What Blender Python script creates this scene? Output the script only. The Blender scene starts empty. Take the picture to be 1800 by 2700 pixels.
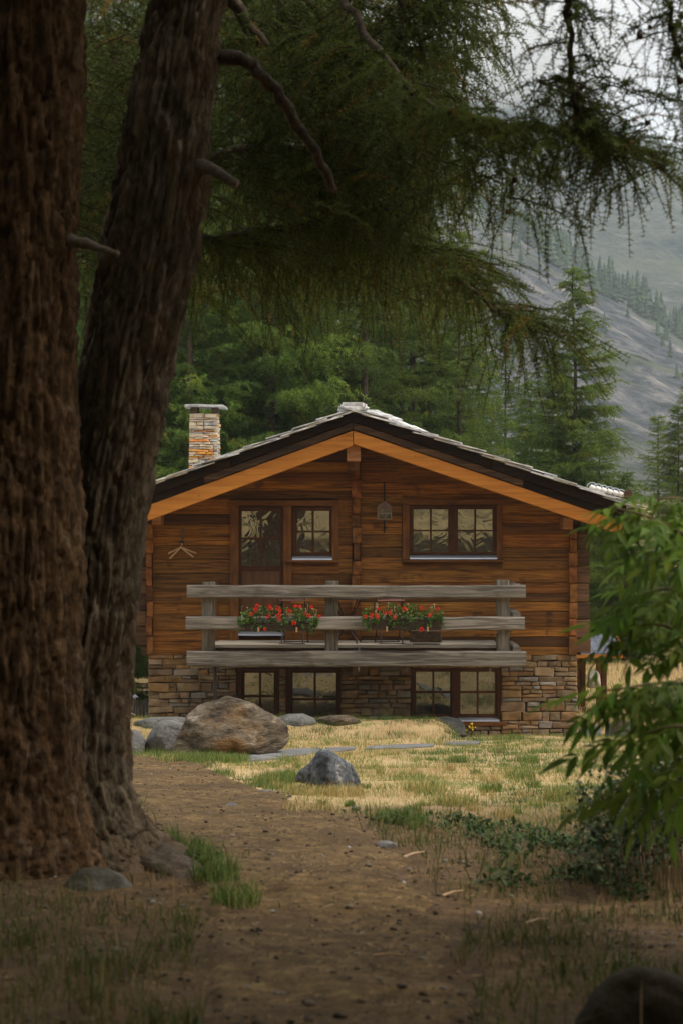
import bpy, math, random
import numpy as np
from mathutils import Vector, Matrix, Quaternion

sc = bpy.context.scene
col = sc.collection
RNG = np.random.default_rng(11)
random.seed(5)
R = math.radians

# ------------------------------------------------------------------ camera
EYE = 3.7                      # eye height above the ground at the house
F = 5150.0                     # focal length in pixels of the 1800 px wide frame
cd = bpy.data.cameras.new('camera')
cam = bpy.data.objects.new('camera', cd)
col.objects.link(cam)
cam.location = (0, 0, EYE)
cam.rotation_euler = (R(90), 0, 0)
cd.sensor_fit = 'VERTICAL'
cd.sensor_height = 36.0
cd.sensor_width = 24.0
cd.lens = 36.0 * F / 2700.0
cd.clip_start = 0.1
cd.clip_end = 6000
cd.dof.use_dof = True
cd.dof.focus_distance = 30.5
cd.dof.aperture_fstop = 4.2
sc.camera = cam

# ------------------------------------------------------------------ world, sun, exposure
SUN_EL, SUN_AZ = R(56), R(116)         # azimuth clockwise from +Y (the view direction)
w = bpy.data.worlds.new('World')
sc.world = w
w.use_nodes = True
nt = w.node_tree
nt.nodes.clear()
sky = nt.nodes.new('ShaderNodeTexSky')
sky.sky_type = 'NISHITA'
sky.sun_disc = False
sky.sun_elevation = SUN_EL
sky.sun_rotation = SUN_AZ
sky.air_density = 1.0
sky.dust_density = 6.0
sky.ozone_density = 1.0
mixw = nt.nodes.new('ShaderNodeMixRGB')
mixw.inputs[0].default_value = 0.72            # a closed cloud layer over the blue
mixw.inputs[2].default_value = (8.6, 8.35, 8.0, 1)
bg = nt.nodes.new('ShaderNodeBackground')
bg.inputs[1].default_value = 0.08
wo = nt.nodes.new('ShaderNodeOutputWorld')
nt.links.new(sky.outputs[0], mixw.inputs[1])
nt.links.new(mixw.outputs[0], bg.inputs[0])
nt.links.new(bg.outputs[0], wo.inputs[0])

sl = bpy.data.lights.new('sun', 'SUN')
sl.energy = 1.5
sl.angle = R(14)
sl.color = (1.0, 0.90, 0.76)
so = bpy.data.objects.new('sun', sl)
col.objects.link(so)
sd = Vector((math.sin(SUN_AZ) * math.cos(SUN_EL), math.cos(SUN_AZ) * math.cos(SUN_EL), math.sin(SUN_EL)))
so.rotation_euler = (-sd).to_track_quat('-Z', 'Y').to_euler()
so.location = (20, -20, 40)

sc.view_settings.view_transform = 'Standard'
sc.view_settings.look = 'None'
sc.view_settings.exposure = 1.08
sc.view_settings.gamma = 1.0
sc.view_settings.use_curve_mapping = False
sc.render.engine = 'CYCLES'
sc.cycles.max_bounces = 6
sc.cycles.diffuse_bounces = 3
sc.cycles.glossy_bounces = 3
sc.cycles.transmission_bounces = 3
sc.cycles.volume_bounces = 2
sc.cycles.transparent_max_bounces = 6
sc.cycles.use_denoising = True
sc.cycles.denoising_prefilter = 'ACCURATE'
sc.cycles.denoising_input_passes = 'RGB_ALBEDO_NORMAL'
sc.cycles.use_adaptive_sampling = True
sc.cycles.adaptive_threshold = 0.008

# ------------------------------------------------------------------ numpy noise
def _hash(ix, iy, iz, seed):
    h = (ix * 374761393 + iy * 668265263 + iz * 1440662683 + seed * 974634777) & 0xffffffff
    h = ((h ^ (h >> 13)) * 1274126177) & 0xffffffff
    h = ((h ^ (h >> 15)) * 2246822519) & 0xffffffff
    return (h ^ (h >> 16)) / 4294967295.0

def vnoise(p, seed=0):
    p = np.asarray(p, float)
    i = np.floor(p).astype(np.int64)
    f = p - i
    u = f * f * (3 - 2 * f)
    x, y, z = i[..., 0], i[..., 1], i[..., 2]
    ux, uy, uz = u[..., 0], u[..., 1], u[..., 2]
    out = 0
    for dx in (0, 1):
        for dy in (0, 1):
            for dz in (0, 1):
                wgt = (ux if dx else 1 - ux) * (uy if dy else 1 - uy) * (uz if dz else 1 - uz)
                out = out + wgt * _hash(x + dx, y + dy, z + dz, seed)
    return out

def fbm(p, octv=4, seed=0, gain=0.5, lac=2.03):
    p = np.asarray(p, float)
    a, s, t = 1.0, 0.0, 0.0
    for k in range(octv):
        s = s + a * vnoise(p, seed + k * 17)
        t += a
        a *= gain
        p = p * lac
    return s / t

def voronoi(p, seed=0):
    """distance to the nearest cell centre, gap to the next one, and a number for the cell"""
    p = np.asarray(p, float)
    i = np.floor(p).astype(np.int64)
    f1 = np.full(p.shape[:-1], 9.0); f2 = f1.copy(); idv = np.zeros(p.shape[:-1])
    for dx in (-1, 0, 1):
        for dy in (-1, 0, 1):
            for dz in (-1, 0, 1):
                cx, cy, cz = i[..., 0] + dx, i[..., 1] + dy, i[..., 2] + dz
                q0, q1, q2 = (_hash(cx, cy, cz, seed + k) for k in (1, 2, 3))
                d = np.sqrt((cx + q0 - p[..., 0]) ** 2 + (cy + q1 - p[..., 1]) ** 2 + (cz + q2 - p[..., 2]) ** 2)
                near = d < f1
                f2 = np.where(near, f1, np.minimum(f2, d))
                idv = np.where(near, _hash(cx, cy, cz, seed + 7), idv)
                f1 = np.where(near, d, f1)
    return f1, f2 - f1, idv

# ------------------------------------------------------------------ the lie of the land
def smooth(a, b, x):
    t = np.clip((np.asarray(x, float) - a) / (b - a), 0, 1)
    return t * t * (3 - 2 * t)

def ground(X, Y):
    X = np.asarray(X, float)
    Y = np.asarray(Y, float)
    X, Y = np.broadcast_arrays(X, Y)
    z = 2.52 - 0.0765 * np.clip(Y, -9.0, 33.0)
    z = z + 0.30 * np.clip(-9.0 - Y, 0, 130)                     # grassy hillside behind the viewer
    z = z + 0.012 * np.clip(Y - 36, 0, 400)
    z = z + 0.13 * np.clip(-X - 9, 0, 60) + 0.05 * np.clip(X - 12, 0, 60)
    # low bank in front of the basement windows
    z = z + 0.27 * np.exp(-((Y - 30.6) / 1.5) ** 2) * smooth(1.95, 1.45, X) * smooth(-5.5, -3.0, X)
    # mound at the foot of the twin larch
    z = z + 0.07 * np.exp(-(((X + 1.6) / 1.2) ** 2 + ((Y - 10.4) / 1.5) ** 2))
    z = z - 0.10 * np.exp(-((X - 4.3) ** 2 / 2.0 + (Y - 32.5) ** 2 / 2.5))
    near = smooth(60, 30, np.abs(Y))
    p = np.stack([X * 0.9, Y * 0.9, np.zeros_like(X)], -1)
    z = z + near * 0.10 * (fbm(p, 3, 3) - 0.5)
    p = np.stack([X * 5, Y * 5, np.zeros_like(X)], -1)
    z = z + near * 0.035 * (fbm(p, 3, 9) - 0.5)
    return z

def at(px, py, Y):
    return Vector(((px - 900) * Y / F, Y, EYE - (py - 1350) * Y / F))

_ys = np.concatenate([np.arange(4.0, 40, 0.04)])
def hit(px, py):
    """where the line of sight through a pixel meets the ground"""
    X = (px - 900) * _ys / F
    z = EYE - (py - 1350) * _ys / F
    d = z - ground(X, _ys)
    k = np.argmax(d < 0)
    if d[k] >= 0:
        k = len(_ys) - 1
    return Vector((X[k], _ys[k], float(ground(X[k], _ys[k]))))

# ------------------------------------------------------------------ objects
WLOC = {}
def tag(o, label=None, cat=None, group=None, kind=None):
    if label: o['label'] = label
    if cat: o['category'] = cat
    if group: o['group'] = group
    if kind: o['kind'] = kind
    return o

def thing(name, label, cat, loc=(0, 0, 0), group=None):
    o = bpy.data.objects.new(name, None)
    o.empty_display_size = 0.2
    col.objects.link(o)
    o.location = loc
    WLOC[o.name] = Vector(loc)
    return tag(o, label, cat, group)

def link(name, me, mat=None, parent=None, loc=(0, 0, 0)):
    """loc is in world space"""
    o = bpy.data.objects.new(name, me)
    col.objects.link(o)
    loc = Vector(loc)
    WLOC[o.name] = loc
    if parent is not None:
        o.parent = parent
        o.location = loc - WLOC[parent.name]
    else:
        o.location = loc
    if mat is not None:
        for m in (mat if isinstance(mat, (list, tuple)) else [mat]):
            me.materials.append(m)
    return o

def copy_tree(o, parent=None):
    c = o.copy()
    col.objects.link(c)
    c.parent = parent
    for ch in list(o.children):
        copy_tree(ch, c)
    return c

def fast_mesh(name, V, Fc, tint=None, matidx=None, smooth_=False):
    V = np.ascontiguousarray(V, dtype=np.float32)
    Fc = np.ascontiguousarray(Fc, dtype=np.int32)
    k = Fc.shape[1]
    me = bpy.data.meshes.new(name)
    me.vertices.add(len(V))
    me.vertices.foreach_set('co', V.ravel())
    me.loops.add(Fc.size)
    me.loops.foreach_set('vertex_index', Fc.ravel())
    me.polygons.add(len(Fc))
    me.polygons.foreach_set('loop_start', np.arange(len(Fc), dtype=np.int32) * k)
    if matidx is not None:
        me.polygons.foreach_set('material_index', np.ascontiguousarray(matidx, dtype=np.int32))
    me.update(calc_edges=True)
    if smooth_:
        me.polygons.foreach_set('use_smooth', np.ones(len(Fc), dtype=bool))
    if tint is not None:
        a = me.attributes.new('tint', 'FLOAT', 'POINT')
        a.data.foreach_set('value', np.ascontiguousarray(tint, dtype=np.float32))
    return me

class MB:
    """collects simple solids; build() makes one mesh object of them"""
    def __init__(self):
        self.v, self.f = [], []
    def add(self, vs, fs):
        n = len(self.v)
        self.v += [tuple(x) for x in vs]
        self.f += [tuple(i + n for i in f) for f in fs]
        return self
    def box(self, a, b):
        x0, y0, z0 = a; x1, y1, z1 = b
        return self.add([(x0, y0, z0), (x1, y0, z0), (x1, y1, z0), (x0, y1, z0),
                         (x0, y0, z1), (x1, y0, z1), (x1, y1, z1), (x0, y1, z1)],
                        [(0, 3, 2, 1), (4, 5, 6, 7), (0, 1, 5, 4), (1, 2, 6, 5), (2, 3, 7, 6), (3, 0, 4, 7)])
    def beam(self, p0, p1, wid, hei, bev=0.008, segs=1, jit=0.0, up=(0, 0, 1), twist=0.0):
        """a bar of width wid (sideways) and height hei with chamfered edges"""
        p0, p1 = Vector(p0), Vector(p1)
        d = (p1 - p0).normalized()
        side = d.cross(Vector(up))
        if side.length < 1e-4:
            side = d.cross(Vector((0, 1, 0)))
        side.normalize()
        u = side.cross(d).normalized()
        a, b = wid / 2, hei / 2
        e = min(bev, a * 0.6, b * 0.6)
        prof = [(-a + e, -b), (a - e, -b), (a, -b + e), (a, b - e), (a - e, b), (-a + e, b), (-a, b - e), (-a, -b + e)]
        vs, fs = [], []
        for i in range(segs + 1):
            c = p0.lerp(p1, i / segs)
            ja = (random.random() - .5) * jit
            jb = (random.random() - .5) * jit
            for (s, t) in prof:
                k = 1.0
                q = c + side * (s * k + ja + (random.random() - .5) * jit * .4) + u * (t * k + jb + (random.random() - .5) * jit * .6)
                vs.append(q)
        for i in range(segs):
            for j in range(8):
                j2 = (j + 1) % 8
                fs.append((i * 8 + j, i * 8 + j2, (i + 1) * 8 + j2, (i + 1) * 8 + j))
        fs.append(tuple(range(7, -1, -1)))
        fs.append(tuple(segs * 8 + j for j in range(8)))
        return self.add(vs, fs)
    def tube(self, pts, rad, n=6, cap=True):
        pts = [Vector(p) for p in pts]
        if not isinstance(rad, (list, tuple)):
            rad = [rad] * len(pts)
        vs, fs = [], []
        ref = Vector((0.13, 0.21, 0.97))
        for i, p in enumerate(pts):
            d = (pts[min(i + 1, len(pts) - 1)] - pts[max(i - 1, 0)]).normalized()
            s = d.cross(ref)
            if s.length < 0.05:
                s = d.cross(Vector((1, 0, 0)))
            s.normalize()
            u = s.cross(d)
            for j in range(n):
                a = 2 * math.pi * j / n
                vs.append(p + (s * math.cos(a) + u * math.sin(a)) * rad[i])
        for i in range(len(pts) - 1):
            for j in range(n):
                j2 = (j + 1) % n
                fs.append((i * n + j, i * n + j2, (i + 1) * n + j2, (i + 1) * n + j))
        if cap:
            fs.append(tuple(range(n - 1, -1, -1)))
            fs.append(tuple((len(pts) - 1) * n + j for j in range(n)))
        return self.add(vs, fs)
    def prism(self, poly_xz, y0, y1):
        """a polygon in the x/z plane, given depth"""
        n = len(poly_xz)
        vs = [(x, y0, z) for x, z in poly_xz] + [(x, y1, z) for x, z in poly_xz]
        fs = [tuple(range(n)), tuple(range(2 * n - 1, n - 1, -1))]
        for i in range(n):
            j = (i + 1) % n
            fs.append((j, i, i + n, j + n))
        return self.add(vs, fs)
    def build(self, name, mat=None, parent=None, center=None, smooth_=False):
        c = Vector(center) if center is not None else sum((Vector(v) for v in self.v), Vector()) / max(1, len(self.v))
        me = bpy.data.meshes.new(name)
        me.from_pydata([tuple(Vector(v) - c) for v in self.v], [], self.f)
        me.update()
        if smooth_:
            for p in me.polygons: p.use_smooth = True
        return link(name, me, mat, parent, c)

# ------------------------------------------------------------------ materials
def new_mat(name):
    m = bpy.data.materials.new(name)
    m.use_nodes = True
    t = m.node_tree
    b = t.nodes['Principled BSDF']
    return m, t, b

def N(t, typ, **kw):
    n = t.nodes.new(typ)
    for k, v in kw.items():
        setattr(n, k, v)
    return n

def mat(name, cols, scale=4.0, stretch=(1, 1, 1), detail=7, rough=0.8, bump=0.3, bscale=None, bstretch=None, bdist=0.02,
        rand=0.0, randhue=0.0, dist=0.0, coord='Object', tint=None, spec=0.3, nrough=0.55, speck=None, knots=None, trans=0.0, metal=0.0):
    """noise driven colour; rand = value change from one object to the next; tint = ramp along the 'tint' attribute"""
    m, t, b = new_mat(name)
    L = t.links.new
    tc = N(t, 'ShaderNodeTexCoord')
    oi = N(t, 'ShaderNodeObjectInfo')
    mul = N(t, 'ShaderNodeVectorMath', operation='SCALE')
    mul.inputs[0].default_value = (37.0, 53.0, 71.0)
    L(oi.outputs['Random'], mul.inputs['Scale'])
    add = N(t, 'ShaderNodeVectorMath', operation='ADD')
    L(tc.outputs[coord], add.inputs[0])
    L(mul.outputs[0], add.inputs[1])
    mp = N(t, 'ShaderNodeMapping')
    mp.inputs['Scale'].default_value = stretch
    L(add.outputs[0], mp.inputs[0])
    nz = N(t, 'ShaderNodeTexNoise')
    nz.inputs['Scale'].default_value = scale
    nz.inputs['Detail'].default_value = detail
    nz.inputs['Roughness'].default_value = nrough
    nz.inputs['Distortion'].default_value = dist
    L(mp.outputs[0], nz.inputs['Vector'])
    def ramp(cs, fac):
        r = N(t, 'ShaderNodeValToRGB')
        e = r.color_ramp.elements
        while len(e) < len(cs):
            e.new(0.5)
        for el, (p, c) in zip(e, cs):
            el.position = p
            el.color = (*c, 1)
        L(fac, r.inputs[0])
        return r.outputs[0]
    out = ramp(cols, nz.outputs['Fac'])
    if tint is not None:
        at_ = N(t, 'ShaderNodeAttribute', attribute_name='tint')
        tc2 = ramp(tint, at_.outputs['Fac'])
        mx = N(t, 'ShaderNodeMixRGB', blend_type='MULTIPLY')
        mx.inputs[0].default_value = 1.0
        L(out, mx.inputs[1]); L(tc2, mx.inputs[2])
        out = mx.outputs[0]
    if speck is not None:          # (scale, low, high, colour, amount)
        n3 = N(t, 'ShaderNodeTexNoise')
        n3.inputs['Scale'].default_value = speck[0]
        n3.inputs['Detail'].default_value = 4
        L(add.outputs[0], n3.inputs['Vector'])
        mr = N(t, 'ShaderNodeMapRange')
        mr.inputs['From Min'].default_value = speck[1]
        mr.inputs['From Max'].default_value = speck[2]
        mr.inputs['To Max'].default_value = speck[4]
        L(n3.outputs['Fac'], mr.inputs['Value'])
        mx = N(t, 'ShaderNodeMixRGB')
        mx.inputs[2].default_value = (*speck[3], 1)
        L(mr.outputs[0], mx.inputs[0]); L(out, mx.inputs[1])
        out = mx.outputs[0]
    if knots is not None:          # (scale, radius, inner colour, rim colour)
        vo = N(t, 'ShaderNodeTexVoronoi')
        vo.inputs['Scale'].default_value = knots[0]
        mk = N(t, 'ShaderNodeMapping'); mk.inputs['Scale'].default_value = (.75, .3, 1.25)
        L(add.outputs[0], mk.inputs[0]); L(mk.outputs[0], vo.inputs['Vector'])
        for lo, hi, c_ in ((knots[1] * .75, knots[1] * 1.25, knots[3]), (knots[1] * .35, knots[1] * .7, knots[2])):
            mr = N(t, 'ShaderNodeMapRange')
            mr.inputs['From Min'].default_value = lo; mr.inputs['From Max'].default_value = hi
            mr.inputs['To Min'].default_value = .85; mr.inputs['To Max'].default_value = 0
            L(vo.outputs['Distance'], mr.inputs['Value'])
            mx = N(t, 'ShaderNodeMixRGB'); mx.inputs[2].default_value = (*c_, 1)
            L(mr.outputs[0], mx.inputs[0]); L(out, mx.inputs[1]); out = mx.outputs[0]
    if rand or randhue:
        hs = N(t, 'ShaderNodeHueSaturation')
        mr = N(t, 'ShaderNodeMapRange')
        mr.inputs['To Min'].default_value = 1 - rand
        mr.inputs['To Max'].default_value = 1 + rand
        L(oi.outputs['Random'], mr.inputs['Value'])
        L(mr.outputs[0], hs.inputs['Value'])
        if randhue:
            wn = N(t, 'ShaderNodeTexWhiteNoise', noise_dimensions='1D')
            L(oi.outputs['Random'], wn.inputs['W'])
            mr2 = N(t, 'ShaderNodeMapRange')
            mr2.inputs['To Min'].default_value = 0.5 - randhue
            mr2.inputs['To Max'].default_value = 0.5 + randhue
            L(wn.outputs[0], mr2.inputs['Value'])
            L(mr2.outputs[0], hs.inputs['Hue'])
        L(out, hs.inputs['Color'])
        out = hs.outputs[0]
    L(out, b.inputs['Base Color'])
    b.inputs['Roughness'].default_value = rough
    b.inputs['Specular IOR Level'].default_value = spec
    b.inputs['Metallic'].default_value = metal
    if bump:
        src = nz.outputs['Fac']
        if bscale:
            n2 = N(t, 'ShaderNodeTexNoise')
            n2.inputs['Scale'].default_value = bscale
            n2.inputs['Detail'].default_value = 6
            n2.inputs['Roughness'].default_value = 0.6
            if bstretch:
                mp2 = N(t, 'ShaderNodeMapping')
                mp2.inputs['Scale'].default_value = bstretch
                L(add.outputs[0], mp2.inputs[0]); L(mp2.outputs[0], n2.inputs['Vector'])
            else:
                L(mp.outputs[0], n2.inputs['Vector'])
            src = n2.outputs['Fac']
        bp = N(t, 'ShaderNodeBump')
        bp.inputs['Strength'].default_value = bump
        bp.inputs['Distance'].default_value = bdist
        L(src, bp.inputs['Height'])
        L(bp.outputs[0], b.inputs['Normal'])
    if trans:
        tr = N(t, 'ShaderNodeBsdfTranslucent')
        L(out, tr.inputs['Color'])
        ms = N(t, 'ShaderNodeMixShader')
        ms.inputs[0].default_value = trans
        L(b.outputs[0], ms.inputs[1]); L(tr.outputs[0], ms.inputs[2])
        L(ms.outputs[0], t.nodes['Material Output'].inputs['Surface'])
    return m
# ------------------------------------------------------------------ palette
M_LOG = mat('stained_larch', [(0.28, (0.035, 0.013, 0.003)), (0.42, (0.100, 0.037, 0.006)), (0.53, (0.210, 0.083, 0.0115)), (0.66, (0.305, 0.128, 0.020)), (0.8, (0.41, 0.190, 0.038))],
            scale=3.0, stretch=(0.5, 12, 12), detail=11, nrough=.64, rough=0.62, bump=0.35, bscale=26, bstretch=(0.35, 5, 5), bdist=0.01,
            knots=(1.9, .055, (0.30, 0.165, 0.07), (0.05, 0.018, 0.005)), rand=0.48, randhue=0.006, dist=0.8, speck=(2.6, 0.64, 0.72, (0.035, 0.012, 0.004), 0.8))
M_LOGDARK = mat('smoke_dark_larch', [(0.3, (0.026, 0.011, 0.003)), (0.5, (0.080, 0.032, 0.007)), (0.72, (0.16, 0.066, 0.013))],
                scale=3.0, stretch=(0.5, 12, 12), detail=11, nrough=.64, rough=0.65, bump=0.35, bscale=26, bstretch=(0.35, 5, 5), bdist=0.01, rand=0.3, dist=0.8)
M_LOGEND = mat('log_end_grain', [(0.3, (0.06, 0.021, 0.005)), (0.5, (0.15, 0.055, 0.011)), (0.72, (0.27, 0.115, 0.028))],
               scale=9, rough=0.7, bump=0.4, bscale=40, bdist=0.008, rand=0.4, randhue=0.01)
M_LOGOLD = mat('weathered_log', [(0.3, (0.030, 0.016, 0.008)), (0.5, (0.085, 0.045, 0.022)), (0.75, (0.16, 0.09, 0.05))],
               scale=3, stretch=(0.6, 9, 9), rough=0.85, bump=0.5, bscale=24, bstretch=(0.4, 5, 5), bdist=0.01, rand=0.4, dist=0.6)
M_TRIM = mat('stained_trim', [(0.3, (0.075, 0.027, 0.006)), (0.55, (0.16, 0.060, 0.011)), (0.8, (0.24, 0.098, 0.02))],
             scale=5, stretch=(3, 3, 0.7), rough=0.6, bump=0.25, bscale=30, bdist=0.006, rand=0.15)
M_TRIMH = mat('stained_trim_level', [(0.3, (0.075, 0.027, 0.006)), (0.55, (0.16, 0.060, 0.011)), (0.8, (0.24, 0.098, 0.02))],
              scale=5, stretch=(0.7, 3, 3), rough=0.6, bump=0.25, bscale=30, bdist=0.006, rand=0.15)
M_SASH = mat('dark_sash_wood', [(0.3, (0.042, 0.014, 0.004)), (0.7, (0.085, 0.028, 0.008))], scale=8, rough=0.45, bump=0.1, rand=0.1)
M_DOORP = mat('door_panel_wood', [(0.3, (0.075, 0.033, 0.013)), (0.7, (0.125, 0.058, 0.024))], scale=5, stretch=(3, 3, 0.5), rough=0.55, bump=0.15)
M_ORANGE = mat('fresh_larch', [(0.3, (0.30, 0.105, 0.013)), (0.5, (0.44, 0.165, 0.023)), (0.75, (0.54, 0.235, 0.045))],
               scale=2.6, stretch=(0.5, 6, 8), detail=8, rough=0.55, bump=0.15, bscale=30, bdist=0.004, dist=0.7,
               speck=(3.4, 0.70, 0.76, (0.16, 0.045, 0.01), 0.8), rand=0.08)
M_BARGE = mat('tarred_board', [(0.3, (0.006, 0.004, 0.003)), (0.55, (0.017, 0.010, 0.006)), (0.8, (0.060, 0.034, 0.018))],
              scale=3, stretch=(0.5, 8, 12), rough=0.95, spec=.12, bump=0.5, bscale=28, bdist=0.01, dist=0.5, rand=0.3)
M_BARGE2 = mat('weathered_board', [(0.3, (0.014, 0.008, 0.005)), (0.52, (0.042, 0.023, 0.012)), (0.70, (0.15, 0.075, 0.033))],
               scale=3, stretch=(0.5, 8, 12), rough=0.8, bump=0.5, bscale=28, bdist=0.01, dist=0.8, rand=0.3)
M_SOFFIT = mat('soffit_board', [(0.3, (0.05, 0.022, 0.008)), (0.7, (0.12, 0.05, 0.016))], scale=4, stretch=(5, 0.5, 5), rough=0.7, bump=0.3, rand=0.2)
M_GREY = mat('silvered_timber', [(0.28, (0.040, 0.034, 0.027)), (0.44, (0.115, 0.102, 0.085)), (0.58, (0.20, 0.182, 0.155)), (0.8, (0.34, 0.315, 0.275))],
             scale=2.4, stretch=(0.5, 7, 9), detail=10, rough=0.9, bump=0.7, bscale=20, bstretch=(0.35, 5, 6), bdist=0.015, dist=1.0, rand=0.12,
             speck=(2.0, 0.60, 0.70, (0.055, 0.040, 0.026), 0.6))
M_GREYV = mat('silvered_post', [(0.28, (0.040, 0.034, 0.025)), (0.46, (0.115, 0.098, 0.074)), (0.6, (0.19, 0.168, 0.135)), (0.8, (0.31, 0.28, 0.235))],
              scale=2.4, stretch=(7, 7, 0.6), detail=10, rough=0.9, bump=0.7, bscale=20, bstretch=(5, 5, 0.4), bdist=0.015, dist=1.0, rand=0.12,
              speck=(2.4, 0.56, 0.66, (0.07, 0.045, 0.025), 0.7))
M_DECK = mat('deck_board', [(0.3, (0.24, 0.21, 0.165)), (0.6, (0.40, 0.36, 0.30))], scale=4, stretch=(0.5, 6, 6), rough=0.85, bump=0.3, rand=0.15)
M_STONE = mat('rubble_stone', [(0.28, (0.075, 0.050, 0.028)), (0.45, (0.165, 0.112, 0.062)), (0.6, (0.245, 0.172, 0.10)), (0.78, (0.36, 0.285, 0.195))],
              scale=5, detail=9, rough=0.88, bump=0.6, bscale=18, bdist=0.02, rand=0.28, randhue=0.008,
              speck=(7, 0.56, 0.72, (0.20, 0.19, 0.165), 0.8))
M_STONE2 = mat('rust_stone', [(0.28, (0.095, 0.056, 0.024)), (0.5, (0.205, 0.120, 0.050)), (0.75, (0.31, 0.20, 0.095))],
               scale=5, detail=9, rough=0.88, bump=0.6, bscale=18, bdist=0.02, rand=0.22, randhue=0.006,
               speck=(7, 0.58, 0.74, (0.24, 0.20, 0.15), 0.7))
M_STONE3 = mat('grey_stone', [(0.28, (0.085, 0.078, 0.066)), (0.5, (0.185, 0.170, 0.145)), (0.75, (0.30, 0.275, 0.235))],
               scale=5, detail=9, rough=0.88, bump=0.6, bscale=18, bdist=0.02, rand=0.35, randhue=0.01,
               speck=(6, 0.58, 0.72, (0.22, 0.13, 0.06), 0.8))
M_MORTAR = mat('earth_mortar', [(0.3, (0.05, 0.036, 0.024)), (0.7, (0.12, 0.088, 0.06))], scale=20, rough=0.95, bump=0.4)
M_CHIM1 = mat('pale_chimney_stone', [(0.3, (0.34, 0.26, 0.17)), (0.55, (0.52, 0.43, 0.31)), (0.8, (0.64, 0.58, 0.48))], scale=9, detail=8, rough=0.9,
              bump=0.6, bscale=22, bdist=0.015, rand=0.25, randhue=0.015)
M_CHIM2 = mat('orange_chimney_stone', [(0.3, (0.32, 0.12, 0.028)), (0.55, (0.58, 0.26, 0.06)), (0.8, (0.64, 0.40, 0.17))], scale=9, detail=8, rough=0.9,
              bump=0.6, bscale=22, bdist=0.015, rand=0.25, randhue=0.015)
M_CHIM3 = mat('grey_chimney_stone', [(0.3, (0.16, 0.155, 0.145)), (0.6, (0.38, 0.38, 0.37)), (0.8, (0.52, 0.53, 0.54))], scale=9, detail=8, rough=0.9,
              bump=0.6, bscale=22, bdist=0.015, rand=0.25)
M_SLATE = mat('lichened_slate', [(0.3, (0.20, 0.205, 0.21)), (0.48, (0.44, 0.445, 0.45)), (0.66, (0.66, 0.665, 0.67))], scale=6, detail=9, rough=0.75,
              bump=0.5, bscale=20, bdist=0.012, rand=0.25)
M_METAL = mat('zinc_sill', [(0.3, (0.50, 0.54, 0.62)), (0.7, (0.60, 0.64, 0.72))], scale=6, rough=0.35, bump=0.03, metal=0.6)
M_IRON = mat('black_iron', [(0.3, (0.012, 0.012, 0.012)), (0.7, (0.03, 0.028, 0.026))], scale=14, rough=0.5, bump=0.1)
M_COPPER = mat('aged_copper', [(0.3, (0.15, 0.09, 0.07)), (0.7, (0.27, 0.18, 0.145))], scale=14, rough=0.5, bump=0.2)
M_RSLAT = mat('red_brown_slat', [(0.3, (0.19, 0.075, 0.055)), (0.7, (0.36, 0.17, 0.13))], scale=5, stretch=(0.6, 5, 5), rough=0.55, bump=0.1, rand=0.1)
M_WICKER = mat('wicker', [(0.3, (0.065, 0.042, 0.028)), (0.7, (0.19, 0.13, 0.09))], scale=16, rough=0.7, bump=0.3)
M_PLANTER = mat('dark_planter', [(0.3, (0.020, 0.013, 0.009)), (0.7, (0.050, 0.032, 0.022))], scale=10, rough=0.6, bump=0.1)
M_HANGER = mat('beech_hanger', [(0.3, (0.42, 0.26, 0.13)), (0.7, (0.58, 0.40, 0.23))], scale=8, rough=0.4, bump=0.05)
M_STRAP = mat('olive_strap', [(0.3, (0.07, 0.072, 0.045)), (0.7, (0.12, 0.12, 0.08))], scale=30, rough=0.8, bump=0.2)
M_PETAL = mat('scarlet_petal', [(0.3, (0.62, 0.012, 0.006)), (0.7, (0.85, 0.045, 0.015))], scale=30, rough=0.6, bump=0, rand=0.15, trans=0.2)
M_GERAN = mat('geranium_leaf', [(0.3, (0.030, 0.075, 0.012)), (0.7, (0.085, 0.17, 0.028))], scale=14, rough=0.6, bump=0, trans=0.25,
              tint=[(0.0, (0.55, 0.6, 0.55)), (0.6, (1, 1, 1)), (1.0, (1.6, 1.35, 1.1))])
M_BUD = mat('pale_bud', [(0.3, (0.40, 0.36, 0.18)), (0.7, (0.6, 0.55, 0.32))], scale=20, rough=0.7, bump=0)
M_WHITE = mat('white_wrapping', [(0.3, (0.62, 0.62, 0.61)), (0.7, (0.80, 0.80, 0.79))], scale=5, rough=0.7, bump=0.3)
M_DARK = mat('dark_room', [(0.3, (0.010, 0.007, 0.005)), (0.7, (0.02, 0.013, 0.009))], scale=3, rough=0.9, bump=0)

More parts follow.
